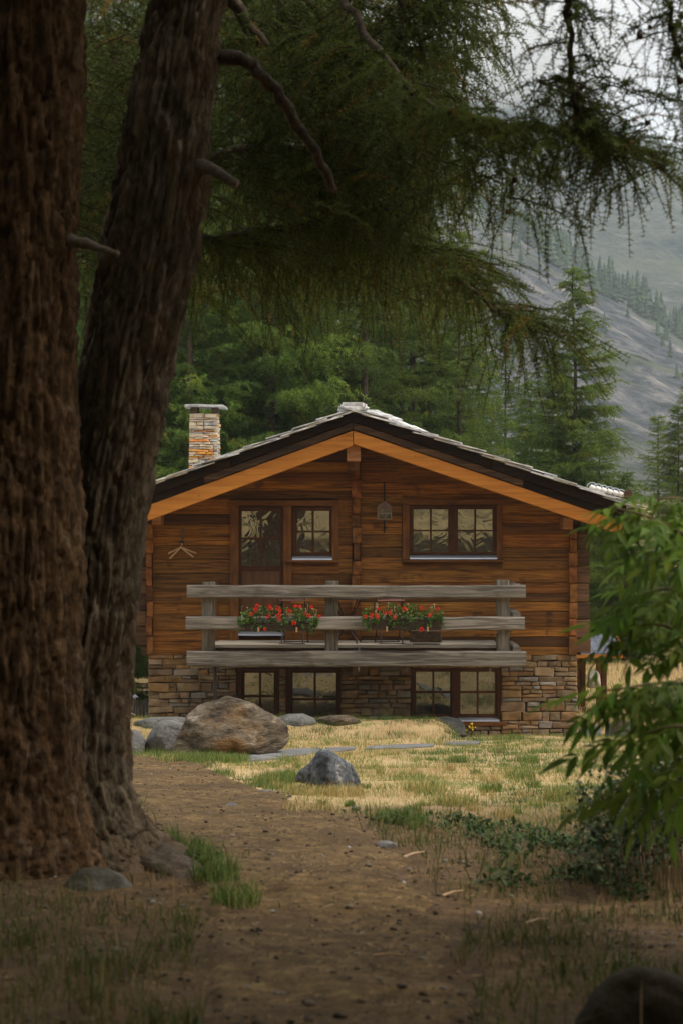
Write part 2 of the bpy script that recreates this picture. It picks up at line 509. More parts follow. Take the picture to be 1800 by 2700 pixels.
def glass_mat(name, wav, refl, dark):
    m, t, b = new_mat(name)
    L = t.links.new
    b.inputs['Base Color'].default_value = (*dark, 1)
    b.inputs['Roughness'].default_value = 0.25
    b.inputs['Specular IOR Level'].default_value = 0.3
    gl = N(t, 'ShaderNodeBsdfGlossy')
    gl.inputs['Color'].default_value = (0.92, 0.95, 0.92, 1)
    gl.inputs['Roughness'].default_value = 0.015
    tc = N(t, 'ShaderNodeTexCoord')
    oi = N(t, 'ShaderNodeObjectInfo')
    mul = N(t, 'ShaderNodeVectorMath', operation='SCALE')
    mul.inputs[0].default_value = (7.0, 5.0, 3.0)
    L(oi.outputs['Random'], mul.inputs['Scale'])
    add = N(t, 'ShaderNodeVectorMath', operation='ADD')
    L(tc.outputs['Object'], add.inputs[0]); L(mul.outputs[0], add.inputs[1])
    nz = N(t, 'ShaderNodeTexNoise')
    nz.inputs['Scale'].default_value = 2.6
    nz.inputs['Detail'].default_value = 2.0
    nz.inputs['Distortion'].default_value = 1.2
    L(add.outputs[0], nz.inputs['Vector'])
    bp = N(t, 'ShaderNodeBump')
    bp.inputs['Strength'].default_value = 1.0
    bp.inputs['Distance'].default_value = wav
    L(nz.outputs['Fac'], bp.inputs['Height'])
    L(bp.outputs[0], gl.inputs['Normal'])
    ms = N(t, 'ShaderNodeMixShader')
    ms.inputs[0].default_value = refl
    L(b.outputs[0], ms.inputs[1]); L(gl.outputs[0], ms.inputs[2])
    L(ms.outputs[0], t.nodes['Material Output'].inputs['Surface'])
    return m
M_GLASS = glass_mat('old_window_glass', 0.0032, 0.50, (0.012, 0.010, 0.007))
M_GLASS2 = glass_mat('basement_window_glass', 0.003, 0.20, (0.008, 0.007, 0.006))

# ------------------------------------------------------------------ the chalet
YW = 32.0                                   # front face of the log wall
def wx(px, Y=YW): return (px - 900) * Y / F
def wz(py, Y=YW): return EYE - (py - 1350) * Y / F

chalet = thing('chalet', 'two storey wooden chalet with stone base, balcony and slate gable roof', 'house', (wx(932), YW, 0.0))

# roof planes: front verge at YV, ridge x
YV, YB = 30.75, 40.6
RX, RZ = wx(931, YV), wz(1080, YV)
SL, SR = 0.366, 0.340
XL, XR = wx(300, YV), wx(1652, YV)
def roof_z(x, drop=0.0):
    return RZ - drop - ((RX - x) * SL if x < RX else (x - RX) * SR)

# --- log wall: one course after another, each bay between the columns, openings left free
OPEN = [(608, 768, 1318, 1680), (745, 893, 1318, 1483), (1059, 1323, 1318, 1483)]
wall = MB()
# dark core behind the logs closes every gap
gx0, gx1 = wx(372), wx(1532)
core = [(gx0, wz(1728)), (gx1, wz(1728)), (gx1, roof_z(gx1, 0.42)), (RX, roof_z(RX, 0.42)), (gx0, roof_z(gx0, 0.42))]
wall.prism(core, YW + 0.10, YW + 0.30)
log_wall = wall.build('log_wall', M_LOGOLD, chalet)

def put_log(x0, x1, z0, z1, m=M_LOG, y=YW, name='log', depth=0.13, proud=0.0):
    """one squared log, its top cut to the slope of the roof"""
    h = z1 - z0
    b = MB()
    yf = y - proud + random.uniform(-0.008, 0.008)
    e = 0.007
    n = max(2, int((x1 - x0) / 0.35))
    vs, fs = [], []
    g = 0.003
    for i in range(n + 1):
        x = x0 + (x1 - x0) * i / n
        top = min(z1, roof_z(x, 0.43)) - g
        bot = z0 + g
        if top < bot + 0.01: top = bot + 0.01
        ja, jb, jc = [random.uniform(-.005, .005) for _ in range(3)]
        vs += [(x, yf + depth, bot), (x, yf + e * .8, bot + ja * .4), (x, yf + jc, bot + e + ja), (x, yf + jc, top - e + jb), (x, yf + e * .8, top + jb * .4), (x, yf + depth, top)]
    for i in range(n):
        for j in range(6):
            j2 = (j + 1) % 6
            fs.append((i * 6 + j, i * 6 + j2, i * 6 + 6 + j2, i * 6 + 6 + j))
    fs.append((5, 4, 3, 2, 1, 0))
    fs.append(tuple(n * 6 + j for j in range(6)))
    b.add(vs, fs)
    if m is M_LOG and random.random() < .08: m = M_LOGDARK
    return b.build(name, m, log_wall)

def courses(py_bot, py_top):
    ys = [py_bot]
    while ys[-1] > py_top:
        ys.append(ys[-1] - random.choice([22, 26, 29, 33, 36, 40]))
    return ys
def bay(xa, xb):
    ys = courses(1727, 1080)
    for i in range(len(ys) - 1):
        b, t = ys[i], ys[i + 1]
        segs = [(xa, xb, b, t)]
        for (ox0, ox1, oy0, oy1) in OPEN:
            new = []
            for (s0, s1, b_, t_) in segs:
                if ox1 <= s0 or ox0 >= s1 or t_ >= oy1 - 1 or b_ <= oy0 + 1: new.append((s0, s1, b_, t_)); continue
                if ox0 > s0 + 4: new.append((s0, ox0, b_, t_))
                if ox1 < s1 - 4: new.append((ox1, s1, b_, t_))
                m0, m1 = max(s0, ox0), min(s1, ox1)
                if b_ > oy1 + 3: new.append((m0, m1, b_, oy1))
                if t_ < oy0 - 3: new.append((m0, m1, oy0, t_))
            segs = new
        for (s0, s1, b_, t_) in segs:
            X0, X1 = wx(s0), wx(s1)
            Z0, Z1 = wz(b_), wz(t_)
            # shorten to where the roof leaves room
            lim = Z0 + 0.05
            if roof_z(X0, 0.43) < lim: X0 = RX - (RZ - 0.43 - lim) / SL
            if roof_z(X1, 0.43) < lim: X1 = RX + (RZ - 0.43 - lim) / SR
            if X1 - X0 < 0.1: continue
            if X1 - X0 > 2.0 and random.random() < 0.10:
                c = X0 + (X1 - X0) * random.uniform(.35, .65)
                put_log(X0, c - .002, Z0, Z1); put_log(c + .002, X1, Z0, Z1)
            else:
                put_log(X0, X1, Z0, Z1)
bay(404, 928)
bay(951, 1500)

# columns of cross-wall log ends, and weathered log ends past the corners
def end_column(xa, xb, ytop, proud, m, ybot=1727, jit=3):
    y = ybot
    while y > ytop:
        h = random.choice([34, 38, 42, 46, 50])
        t = max(y - h, ytop - 5)
        a = xa + random.uniform(-jit, jit); c = xb + random.uniform(-jit, jit)
        b = MB()
        z0, z1 = wz(y) + .003, wz(t) - .003
        b.beam((wx(a), YW - proud / 2 + .06, (z0 + z1) / 2), (wx(c), YW - proud / 2 + .06, (z0 + z1) / 2), proud + .12, z1 - z0, bev=.02)
        b.build('log_end', m, log_wall)
        y = t
end_column(929, 950, 1236, 0.11, M_LOGEND)
end_column(388, 404, 1385, 0.10, M_LOGEND, jit=2)
end_column(1499, 1518, 1400, 0.10, M_LOGEND, jit=2)
end_column(348, 387, 1400, -0.02, M_LOGOLD, 1703, 3)
end_column(1519, 1553, 1392, -0.02, M_LOGOLD, 1722, 4)

# side and back walls
sb = MB()
for xx in (gx0, gx1 - 0.22):
    sb.box((xx, YW + 0.3, wz(1728)), (xx + 0.22, YB - 0.9, roof_z(xx + (0 if xx < 0 else .22), 0.42)))
sb.prism(core, YB - 1.1, YB - 0.9)
sb.build('side_wall', M_LOGOLD, chalet)

# --- stone base
sx0, sx1 = wx(392), wx(1521)
YS = YW - 0.02
stone_base = MB().box((sx0 + .02, YS + 0.23, -0.6), (sx1 - .02, YB - 0.9, wz(1727))).build('stone_base', M_MORTAR, chalet)
SOPEN = [(625, 737, 1761, 1960), (753, 898, 1761, 1960), (1083, 1320, 1761, 1914)]

def rubble(cx, cz, w_, h, yf, name, m, parent, dep=0.24, normal='y'):
    """one dressed rubble stone with a rounded, uneven face"""
    j = lambda s: random.uniform(-s, s)
    k = min(w_, h) * 0.16
    a, b = w_ / 2 - .004, h / 2 - .004
    back = [(-a, dep, -b), (a, dep, -b), (a, dep, b), (-a, dep, b)]
    c = [(-a, -b), (a, -b), (a, b), (-a, b)]
    c = [(x + j(k * .7), z + j(k * .5)) for x, z in c]
    tl = j(.05) * w_
    c = [(x, z + tl * x / max(a, .01) * .5) for x, z in c]
    mid = [(x, 0.0 + j(.004), z) for x, z in c]
    p = random.uniform(0.006, 0.028)
    fr = [(x * .86 + j(k * .3), -p + j(.006), z * .80 + j(k * .2)) for x, z in c]
    vs = back + mid + fr + [(j(a * .3), -p - random.uniform(0, .012), j(b * .3))]
    fs = []
    for i in range(4):
        i2 = (i + 1) % 4
        fs += [(i, i2, 4 + i2, 4 + i), (4 + i, 4 + i2, 8 + i2, 8 + i), (8 + i, 8 + i2, 12)]
    if normal == 'y':
        vs = [(x + cx, y + yf, z + cz) for x, y, z in vs]
    elif normal == 'x':      # faces +x
        vs = [(-y + yf, x + cx, z + cz) for x, y, z in vs]
    return MB().add(vs, fs).build(name, m, parent)

def blocked(x0, x1, y0, y1):
    for (a, b, c, d) in SOPEN:
        if x0 < b and x1 > a and y0 < d and y1 > c: return (a, b, c, d)
    return None

def lay(xa, xb, ya, yb):
    """rubble courses in a rectangle given in facade pixels"""
    y = yb
    while y > ya + 6:
        h = random.choice([11, 13, 16, 18, 21, 25])
        t = max(ya, y - h)
        if t - ya < 8: t = ya
        x = xa
        while x < xb - 4:
            w_ = random.choice([20, 28, 36, 44, 54, 66])
            x2 = min(xb, x + w_)
            if xb - x2 < 14: x2 = xb
            def one(X0, X1, Y0, Y1):
                m = random.choices([M_STONE, M_STONE2, M_STONE3], [6, 3, 1.6])[0]
                rubble(wx((X0 + X1) / 2, YS), wz((Y0 + Y1) / 2, YS), (X1 - X0) * YS / F, (Y1 - Y0) * YS / F, YS, 'stone', m, stone_base)
            if y - t > 17 and random.random() < 0.5:
                s = t + (y - t) * random.uniform(.35, .65)
                if x2 - x > 40 and random.random() < .6:
                    c_ = x + (x2 - x) * random.uniform(.35, .65)
                    one(x, c_, t, s); one(c_, x2, t, s)
                else: one(x, x2, t, s)
                one(x, x2, s, y)
            else:
                one(x, x2, t, y)
            x = x2
        y = t
for rct in [(392, 625, 1727, 1905), (737, 753, 1761, 1905), (898, 1083, 1735, 1915), (1320, 1521, 1727, 1968), (1083, 1320, 1914, 1968),
            (625, 898, 1727, 1761), (1083, 1320, 1727, 1761)]:
    lay(*rct)
# a few stones along the right flank so the corner reads as masonry
zz = 0.0
for k in range(11):
    z0 = -0.10 + k * 0.135
    yy = YS + 0.06
    while yy < YS + 2.2:
        w_ = random.uniform(.18, .42)
        rubble(yy + w_ / 2, z0 + .066, w_, .13, sx1 - .02, 'stone', random.choice([M_STONE, M_STONE2, M_STONE3]), stone_base, normal='x')
        yy += w_

# --- windows and doors
def window(name, cas, sashes, Y, metal=None, sill=None, glass=M_GLASS, bars=True, name_cat=None, casw=None, panel=None, ymat=M_TRIM):
    """cas: casing pieces (x0,x1,y0,y1); sashes: (frame rect, [pane rects])"""
    fr = MB()
    for (x0, x1, y0, y1) in cas:
        fr.box((wx(x0), Y - 0.055, wz(y1)), (wx(x1), Y + 0.12, wz(y0)))
    w_ = fr.build(name, ymat, chalet)
    for (rc, panes) in sashes:
        x0, x1, y0, y1 = rc
        xs = sorted(set([x0, x1] + [v for p in panes for v in p[:2]]))
        s = MB()
        # stiles and rails round the panes: rebated bars
        px0 = min(p[0] for p in panes); px1 = max(p[1] for p in panes)
        py0 = min(p[2] for p in panes); py1 = max(p[3] for p in panes)
        ya, yb = Y - 0.012, Y + 0.06
        s.box((wx(x0), ya, wz(y1)), (wx(px0), yb, wz(y0)))
        s.box((wx(px1), ya, wz(y1)), (wx(x1), yb, wz(y0)))
        s.box((wx(px0), ya, wz(py0)), (wx(px1), yb, wz(y0)))
        s.box((wx(px0), ya, wz(y1)), (wx(px1), yb, wz(py1)))
        cols_ = sorted(set((p[0], p[1]) for p in panes)); rows_ = sorted(set((p[2], p[3]) for p in panes))
        for i in range(len(cols_) - 1):
            s.box((wx(cols_[i][1]), ya + .012, wz(py1)), (wx(cols_[i + 1][0]), yb - .01, wz(py0)))
        for i in range(len(rows_) - 1):
            for (c0, c1) in cols_:
                s.box((wx(c0), ya + .014, wz(rows_[i + 1][0])), (wx(c1), yb - .012, wz(rows_[i][1])))
        s.build('sash', M_SASH, w_)
        for (a, b, c, d) in panes:
            # each old pane is a slightly domed sheet a few millimetres thick
            MB().box((wx(a) - .004, Y + .022, wz(d) - .004), (wx(b) + .004, Y + .028, wz(c) + .004)).build('pane', glass, w_)
    if panel:
        x0, x1, y0, y1 = panel
        MB().box((wx(x0), Y - .012, wz(y1)), (wx(x1), Y + .05, wz(y0))).build('door_panel', M_SASH, w_)
        MB().box((wx(x0 + 9), Y - .020, wz(y1 - 8)), (wx(x1 - 9), Y - .004, wz(y0 + 9))).build('raised_panel', M_DOORP, w_)
    if metal:
        x0, x1, y0, y1 = metal
        m_ = MB()
        m_.add([(wx(x0), Y - .10, wz(y1)), (wx(x1), Y - .10, wz(y1)), (wx(x1), Y - .095, wz(y1) + .022), (wx(x0), Y - .095, wz(y1) + .022),
                (wx(x0), Y + .02, wz(y0)), (wx(x1), Y + .02, wz(y0)), (wx(x0), Y + .02, wz(y1)), (wx(x1), Y + .02, wz(y1))],
               [(0, 1, 2, 3), (3, 2, 5, 4), (0, 6, 7, 1), (4, 5, 7, 6), (0, 3, 4, 6), (1, 7, 5, 2)])
        m_.build('metal_sill', M_METAL, w_)
    if sill:
        x0, x1, y0, y1 = sill
        MB().beam((wx(x0), Y - .05, wz((y0 + y1) / 2)), (wx(x1), Y - .05, wz((y0 + y1) / 2)), .17, (y1 - y0) * Y / F, bev=.006).build('sill', M_TRIMH, w_)
    return w_

def panes(xs, ys):
    return [(a, b, c, d) for (a, b) in xs for (c, d) in ys]

# balcony door and the casement beside it
window('balcony_door', [(608, 630, 1335, 1690), (748, 769, 1335, 1690)],
       [((631, 747, 1337, 1497), panes([(638, 685), (691, 739)], [(1348, 1417), (1423, 1492)]))],
       YW, metal=(630, 748, 1664, 1675), panel=(631, 747, 1498, 1663))
window('window', [(875, 893, 1335, 1476)], [((771, 874, 1337, 1464), panes([(783, 822), (828, 868)], [(1347, 1399), (1404, 1456)]))],
       YW, metal=(771, 876, 1465, 1476), sill=(752, 894, 1476, 1483))
MB().box((wx(606), YW - .065, wz(1334)), (wx(893), YW + .1, wz(1319))).build('window_head', M_TRIMH, chalet)
window('window', [(1060, 1078, 1332, 1474), (1308, 1323, 1332, 1474)],
       [((1079, 1187, 1333, 1462), panes([(1089, 1132), (1137, 1180)], [(1343, 1397), (1401, 1455)])),
        ((1197, 1308, 1333, 1462), panes([(1206, 1249), (1254, 1297)], [(1343, 1397), (1401, 1455)]))],
       YW, metal=(1079, 1308, 1463, 1474), sill=(1061, 1326, 1475, 1482))
MB().box((wx(1187), YW - .02, wz(1462)), (wx(1197), YW + .06, wz(1333))).build('mullion', M_SASH, chalet)
MB().box((wx(1058), YW - .065, wz(1331)), (wx(1325), YW + .1, wz(1317))).build('window_head', M_TRIMH, chalet)
# basement
window('basement_door', [(626, 637, 1763, 1960), (728, 737, 1763, 1960), (638, 727, 1763, 1767)],
       [((638, 727, 1768, 1960), panes([(645, 683), (689, 722)], [(1775, 1834), (1840, 1930)]))], YW + .07, glass=M_GLASS2, ymat=M_SASH)
window('basement_door', [(753, 764, 1763, 1960), (891, 898, 1763, 1960), (765, 890, 1763, 1767)],
       [((765, 890, 1768, 1960), panes([(772, 827), (833, 886)], [(1775, 1842), (1848, 1930)]))], YW + .07, glass=M_GLASS2, ymat=M_SASH)
window('basement_window', [(1084, 1090, 1763, 1902), (1311, 1320, 1763, 1902), (1191, 1206, 1763, 1902), (1090, 1311, 1761, 1766)],
       [((1090, 1191, 1766, 1891), panes([(1096, 1139), (1144, 1186)], [(1772, 1823), (1829, 1884)])),
        ((1206, 1311, 1766, 1891), panes([(1213, 1256), (1261, 1304)], [(1772, 1823), (1829, 1884)]))],
       YW + .07, metal=(1208, 1315, 1892, 1902), sill=(1083, 1334, 1903, 1913), glass=M_GLASS2, ymat=M_SASH)

# --- balcony
YR = 30.55
def bx(px): return wx(px, YR)
def bz(py): return wz(py, YR)
balcony = MB()
balcony.box((wx(560, 31), 30.78, wz(1713, 31)), (wx(1312, 31), YW - .02, wz(1709, 31)))
for px in (600, 760, 940, 1120, 1290):        # joists under the deck, out of the wall
    balcony.box((wx(px - 8, 31), 30.72, wz(1745, 31)), (wx(px + 8, 31), YW + .1, wz(1714, 31)))
balcony = balcony.build('balcony', M_SASH, chalet)
dz = bz(1704)
for k in range(9):                             # deck boards run along the house
    y0 = 30.76 + k * 0.138
    MB().beam((wx(560, 31), y0 + .069, dz - .022), (wx(1313, 31), y0 + .069, dz - .022), .134, .044, bev=.006, segs=4, jit=.004).build('deck_board', M_DECK, balcony)
def rail(x0, x1, y0, y1, yy=YR, th=.13):
    h = (y1 - y0) * YR / F
    zc = bz((y0 + y1) / 2)
    MB().beam((bx(x0), yy, zc), (bx(x1), yy, zc + random.uniform(-.006, .006)), th, h, bev=.022, segs=14, jit=.016).build('rail', M_GREY, balcony)
rail(494, 1384, 1543, 1577)
rail(491, 1381, 1626, 1661)
rail(494, 1385, 1717, 1757, th=.16)
for (x0, x1, t) in ((531, 565, 1536), (856, 891, 1533), (1310, 1344, 1530)):
    MB().beam((bx((x0 + x1) / 2), YR + .16, bz(1750)), (bx((x0 + x1) / 2) + random.uniform(-.01, .01), YR + .16, bz(t)), .16, (x1 - x0) * YR / F, bev=.02, segs=7, jit=.014,
              up=(1, 0, 0)).build('post', M_GREYV, balcony)
for x_ in (554, 1337):                         # rails running back to the wall
    for (y0, y1) in ((1537, 1566), (1610, 1640), (1698, 1724)):
        yy = wz((y0 + y1) / 2, 31.2)
        MB().beam((wx(x_, 31.3) + (.10 if x_ > 900 else -.0), YR + .25, yy), (wx(x_, 31.3) + (.10 if x_ > 900 else 0), YW + .02, yy), .12, (y1 - y0) * YR / F, bev=.018, segs=4, jit=.014).build('rail', M_GREY, balcony)
MB().beam((wx(570), YW - .09, wz(1690)), (wx(570), YW - .09, wz(1528)), .09, .10, bev=.01, segs=3, jit=.006, up=(1, 0, 0)).build('post', M_TRIM, balcony)
for (px, y0, y1, yy) in ((946, 1700, 1718, YR + .03), (945, 1757, 1771, YR), (1291, 1757, 1771, YR), (1310, 1660, 1670, YR)):
    MB().tube([(bx(px), yy, bz(y1)), (bx(px), yy, bz(y0))], .016, 6).build('bolt', M_GREY, balcony)

# downpipe under the balcony
pipe = MB().tube([(bx(565), YR + .02 + .08, bz(1714)), (bx(566), YR + .10, bz(1790)), (bx(570), YR + .10, bz(1930))], .028, 8)
pipe.tube([(bx(565.5), YR + .10, bz(1722)), (bx(565.5), YR + .10, bz(1716))], .036, 8)
pipe.build('drain_pipe', M_IRON, chalet)

# --- roof: boarding, rafters, barge boards, slates
roof = MB()
def slope_slab(d0, d1, y0, y1, xa=XL, xb=XR, mb=roof):
    for (x0, x1) in ((xa, RX), (RX, xb)):
        z = lambda x, d: RZ - d - ((RX - x) * SL if x1 == RX else (x - RX) * SR)
        mb.add([(x0, y0, z(x0, d1)), (x1, y0, z(x1, d1)), (x1, y1, z(x1, d1)), (x0, y1, z(x0, d1)),
                (x0, y0, z(x0, d0)), (x1, y0, z(x1, d0)), (x1, y1, z(x1, d0)), (x0, y1, z(x0, d0))],
               [(0, 3, 2, 1), (4, 5, 6, 7), (0, 1, 5, 4), (1, 2, 6, 5), (2, 3, 7, 6), (3, 0, 4, 7)])
slope_slab(0.05, 0.12, YV + .10, YB)
roof = roof.build('roof', M_BARGE, chalet)
def sloped_board(name, d0, d1, y0, y1, m, x_from, x_to, segs=10, jit=.006, side='l'):
    """a board following the slope, its face towards the front"""
    n = segs
    vs, fs = [], []
    for i in range(n + 1):
        x = x_from + (x_to - x_from) * i / n
        ja, jb, jy = (random.uniform(-jit, jit) for _ in range(3))
        zt, zb2 = roof_z(x, d0) + ja, roof_z(x, d1) + jb
        e = .007
        vs += [(x, y0 + e + jy, zt), (x, y0 + jy, zt - e), (x, y0 + jy, zb2 + e), (x, y0 + e + jy, zb2), (x, y1, zb2), (x, y1, zt)]
    for i in range(n):
        for j in range(6):
            j2 = (j + 1) % 6
            fs.append((i * 6 + j, i * 6 + j2, i * 6 + 6 + j2, i * 6 + 6 + j) if x_to < x_from else (i * 6 + j2, i * 6 + j, i * 6 + 6 + j, i * 6 + 6 + j2))
    fs.append(tuple(range(6))); fs.append(tuple(n * 6 + 5 - j for j in range(6)))
    b = MB().add(vs, fs)
    return b.build(name, m, roof)
px2 = YV / F
for sgn, xe in ((-1, XL), (1, XR)):
    xs = [RX + sgn * .004, RX + (xe - RX) * .48, xe - sgn * .05]
    # upper tarred boards, two lengths each, then the weathered strip, then the bright rafter
    sloped_board('barge_board', 7 * px2, 31 * px2, YV, YV + .06, M_BARGE, xs[0], xs[1] + sgn * .1, jit=.008)
    sloped_board('barge_board', 8 * px2, 33 * px2, YV + .02, YV + .08, M_BARGE, xs[1] + sgn * .11, xs[2], jit=.008)
    sloped_board('barge_board', 32 * px2, 52 * px2, YV + .05, YV + .10, M_BARGE2, xs[0], RX + (xe - RX) * .62, jit=.008)
    sloped_board('barge_board', 34 * px2, 53 * px2, YV + .065, YV + .11, M_BARGE, RX + (xe - RX) * .625, xs[2], jit=.008)
    sloped_board('verge_rafter', 54 * px2, (90 if sgn > 0 else 95) * px2, YV + .08, YV + .22, M_ORANGE, RX + sgn * .006, xe - sgn * .04, jit=.001)
    sloped_board('rafter', 54 * px2, 84 * px2, YW - .40, YW - .28, M_SOFFIT, RX + sgn * .06, xe - sgn * .2, jit=.001)
# soffit boards under the overhang
for k in range(7):
    y0 = YV + .235 + k * .15
    for sgn, xe in ((-1, XL), (1, XR)):
        b = MB()
        xa, xb = RX + sgn * .02, xe - sgn * .1
        b.beam((xa, y0 + .07, roof_z(xa, .20)), (xb, y0 + .07, roof_z(xb, .20)), .144, .04, bev=.004)
        b.build('soffit_board', M_SOFFIT, roof)
# ridge beam, with its bright end block, and the purlin ends
def block(x0, x1, y0, y1, ya, yb, m, nm, Yp):
    MB().beam((wx((x0 + x1) / 2, Yp), ya, wz((y0 + y1) / 2, Yp)), (wx((x0 + x1) / 2, Yp), yb, wz((y0 + y1) / 2, Yp)), (x1 - x0) * Yp / F, (y1 - y0) * Yp / F, bev=.008).build(nm, m, roof)
M_BLOCK = mat('sawn_block', [(0.3, (0.20, 0.085, 0.03)), (0.55, (0.33, 0.15, 0.06)), (0.8, (0.48, 0.27, 0.13))], scale=4, stretch=(0.6, 5, 6), rough=0.7, bump=0.2)
block(914, 950, 1171, 1216, YV + .2, YW, M_BLOCK, 'ridge_beam', YV + .2)
block(918, 947, 1217, 1240, YV + .45, YW, M_LOGEND, 'ridge_brace', YV + .4)
block(1483, 1508, 1366, 1396, YW - .55, YW + .1, M_BLOCK, 'purlin', YW - .5)
block(402, 426, 1352, 1384, YW - .55, YW + .1, M_BLOCK, 'purlin', YW - .5)

# slates: overlapping slabs, the first rows singly, the rest of the field as one part
def slate_geo(x_c, y_c, sgn, along, deep, lift, th):
    s = SL if sgn < 0 else SR
    n = Vector((s * sgn, 0, 1)).normalized()
    d = Vector((1, 0, -s * sgn)).normalized() * sgn
    u = Vector((0, 1, 0))
    c = Vector((x_c, y_c, roof_z(x_c))) + n * (lift)
    tl = random.uniform(0.02, 0.05)
    vs = []
    pts = [(-.5, -.5), (-.1, -.53), (.5, -.5), (.53, .1), (.5, .5), (-.5, .5)]
    pts = [(a + random.uniform(-.07, .07), b + random.uniform(-.05, .05)) for a, b in pts]
    for hh in (0, th):
        for a, b in pts:
            # lower edge rides up on the slate below
            vs.append(c + d * (a * along) + u * (b * deep) + n * (hh + (a + .5) * tl + random.uniform(-.003, .003)))
    k = len(pts)
    fs = [tuple(range(k - 1, -1, -1)), tuple(range(k, 2 * k))]
    for i in range(k):
        i2 = (i + 1) % k
        fs.append((i, i2, i2 + k, i + k))
    return vs, fs
rest = MB()
for sgn, xe in ((-1, XL), (1, XR)):
    length = abs(xe - RX) + .12
    nrow = int(length / .36)
    for i in range(nrow):
        xc = RX + sgn * (length - .22 - i * (length - .3) / (nrow - 1))
        for k in range(20):
            yc = YV - .06 + .26 + k * .49 + random.uniform(-.03, .03) + (i % 2) * .05
            if k == 0: yc = YV + .20 + random.uniform(-.05, .03)
            g = slate_geo(xc, yc, sgn, .62, .55, -.045 + random.uniform(-.006, .012), random.uniform(.016, .028))
            if k < 5:
                MB().add(*g).build('slate', M_SLATE, roof)
                if k == 0:       # doubled slates along the verge
                    g = slate_geo(xc + sgn * .17, yc - random.uniform(0, .05), sgn, .6, .5, -.020 + random.uniform(0, .012), .018)
                    MB().add(*g).build('slate', M_SLATE, roof)
            else:
                rest.add(*g)
tag(rest.build('slates', M_SLATE, roof), kind='stuff')
# ridge: stacked flat stones
for k in range(16):
    yc = YV + .18 + k * .60
    for lay_ in range(2):
        w_ = .34 - .02 * lay_ + random.uniform(-.02, .02)
        cx = RX + random.uniform(-.015, .015) + .015
        h = .062
        z0 = RZ - .010 + lay_ * h
        b = MB()
        b.beam((cx - w_ / 2, yc + random.uniform(-.04, .04), z0 + h / 2), (cx + w_ / 2, yc, z0 + h / 2 - .004), .58, h - .004, bev=.006, segs=3, jit=.006)
        b.build('ridge_stone', M_SLATE, roof)
for k in range(9):          # loose packing stones that step down beside the ridge
    b = MB()
    x0 = RX + .22 + k * .075
    b.beam((x0, YV + .3 + random.uniform(0, .5), roof_z(x0, -.07 + k * .006)), (x0 + .22, YV + .35, roof_z(x0 + .22, -.05 + k * .006)), .45, .07, bev=.014, segs=2, jit=.014)
    b.build('ridge_stone', M_SLATE, roof)
# log gutter at the right eave with white wrapped snow guard and wire hoops
gx, gz = wx(1652, YV), wz(1302, YV)
MB().tube([(gx, YV - .12, gz), (gx + .01, YB, gz)], .062, 10).build('log_gutter', M_LOGOLD, roof)
for k in range(6):
    xx = wx(1560 + k * 15, YV); zz_ = wz(1283 + k * 3.6, YV) - .02
    b = MB()
    pts = [(xx - .042, YV - .02, zz_ - .005), (xx - .02, YV - .04, zz_ + .010), (xx + .02, YV - .04, zz_ - .004), (xx + .044, YV - .02, zz_ - .03)]
    b.tube(pts, [.018, .046, .042, .016], 8)
    b.build('snow_guard', M_WHITE, roof, smooth_=True)
    hp = [(xx + .085 * math.cos(a), YV + .02, zz_ + .0 + .085 * math.sin(a)) for a in np.linspace(.2, 2.9, 9)]
    MB().tube(hp, .006, 5).build('wire_hoop', M_METAL, roof)

# --- chimney
YC = 35.0
def kx(px): return (px - 900) * YC / F
def kz(py): return EYE - (py - 1350) * YC / F
cx0, cx1, cdep = kx(500), kx(574), .56
chim = MB()
zb, zt = kz(1260), kz(1090)
chim.box((cx0 + .025, YC + .025, zb - .3), (cx1 - .025, YC + cdep - .025, zt - .01))
chimney = chim.build('chimney', M_MORTAR, chalet)
def chim_face(face):
    z = zb
    while z < zt - .012:
        h = random.choice([.024, .032, .04, .05, .064])
        z1 = min(zt, z + h)
        if zt - z1 < .02: z1 = zt
        f = (z - zb) / (zt - zb)
        grow = (1 - f) * .016
        L0, L1 = (cx0 - grow, cx1 + grow) if face == 'f' else (YC - grow, YC + cdep)
        x = L0
        while x < L1 - .01:
            w_ = random.choice([.09, .13, .18, .26, .36])
            x2 = min(L1, x + w_)
            if L1 - x2 < .05: x2 = L1
            m = random.choices([M_CHIM1, M_CHIM2, M_CHIM3], [6.5, 2.2, 2.2])[0]
            yf = (YC - grow + .01) if face == 'f' else (cx1 + grow - .01)
            rubble((x + x2) / 2, (z + z1) / 2, x2 - x, z1 - z, yf, 'stone', m, chimney, dep=.06, normal='y' if face == 'f' else 'x')
            x = x2
        z = z1
chim_face('f'); chim_face('s')
for (xa, xb) in ((502, 521), (558, 575)):
    for yy in (YC + .03, YC + cdep - .16):
        MB().box((kx(xa), yy, zt - .005), (kx(xb), yy + .13, kz(1073))).build('cap_post', M_MORTAR, chimney)
cap = MB()
cap.beam((kx(489), YC + .26, kz(1070)), (kx(590), YC + .26, kz(1071)), .74, .045, bev=.01, segs=5, jit=.008)
cap.beam((kx(589), YC + .26, kz(1071)), (kx(596), YC + .26, kz(1075)), .70, .035, bev=.008)
cap.build('cap_slab', M_SLATE, chimney)
# ------------------------------------------------------------------ things on and by the chalet
def poly_leaf(c, d, u, l, w_):
    """a small four-cornered leaf"""
    s = d.cross(u).normalized()
    return [c, c + d * l * .45 + s * w_ * .5, c + d * l, c + d * l * .45 - s * w_ * .5]

def rdir(bias=(0, 0, 0)):
    v = Vector((random.gauss(0, 1), random.gauss(0, 1), random.gauss(0, 1))) + Vector(bias)
    return v.normalized()

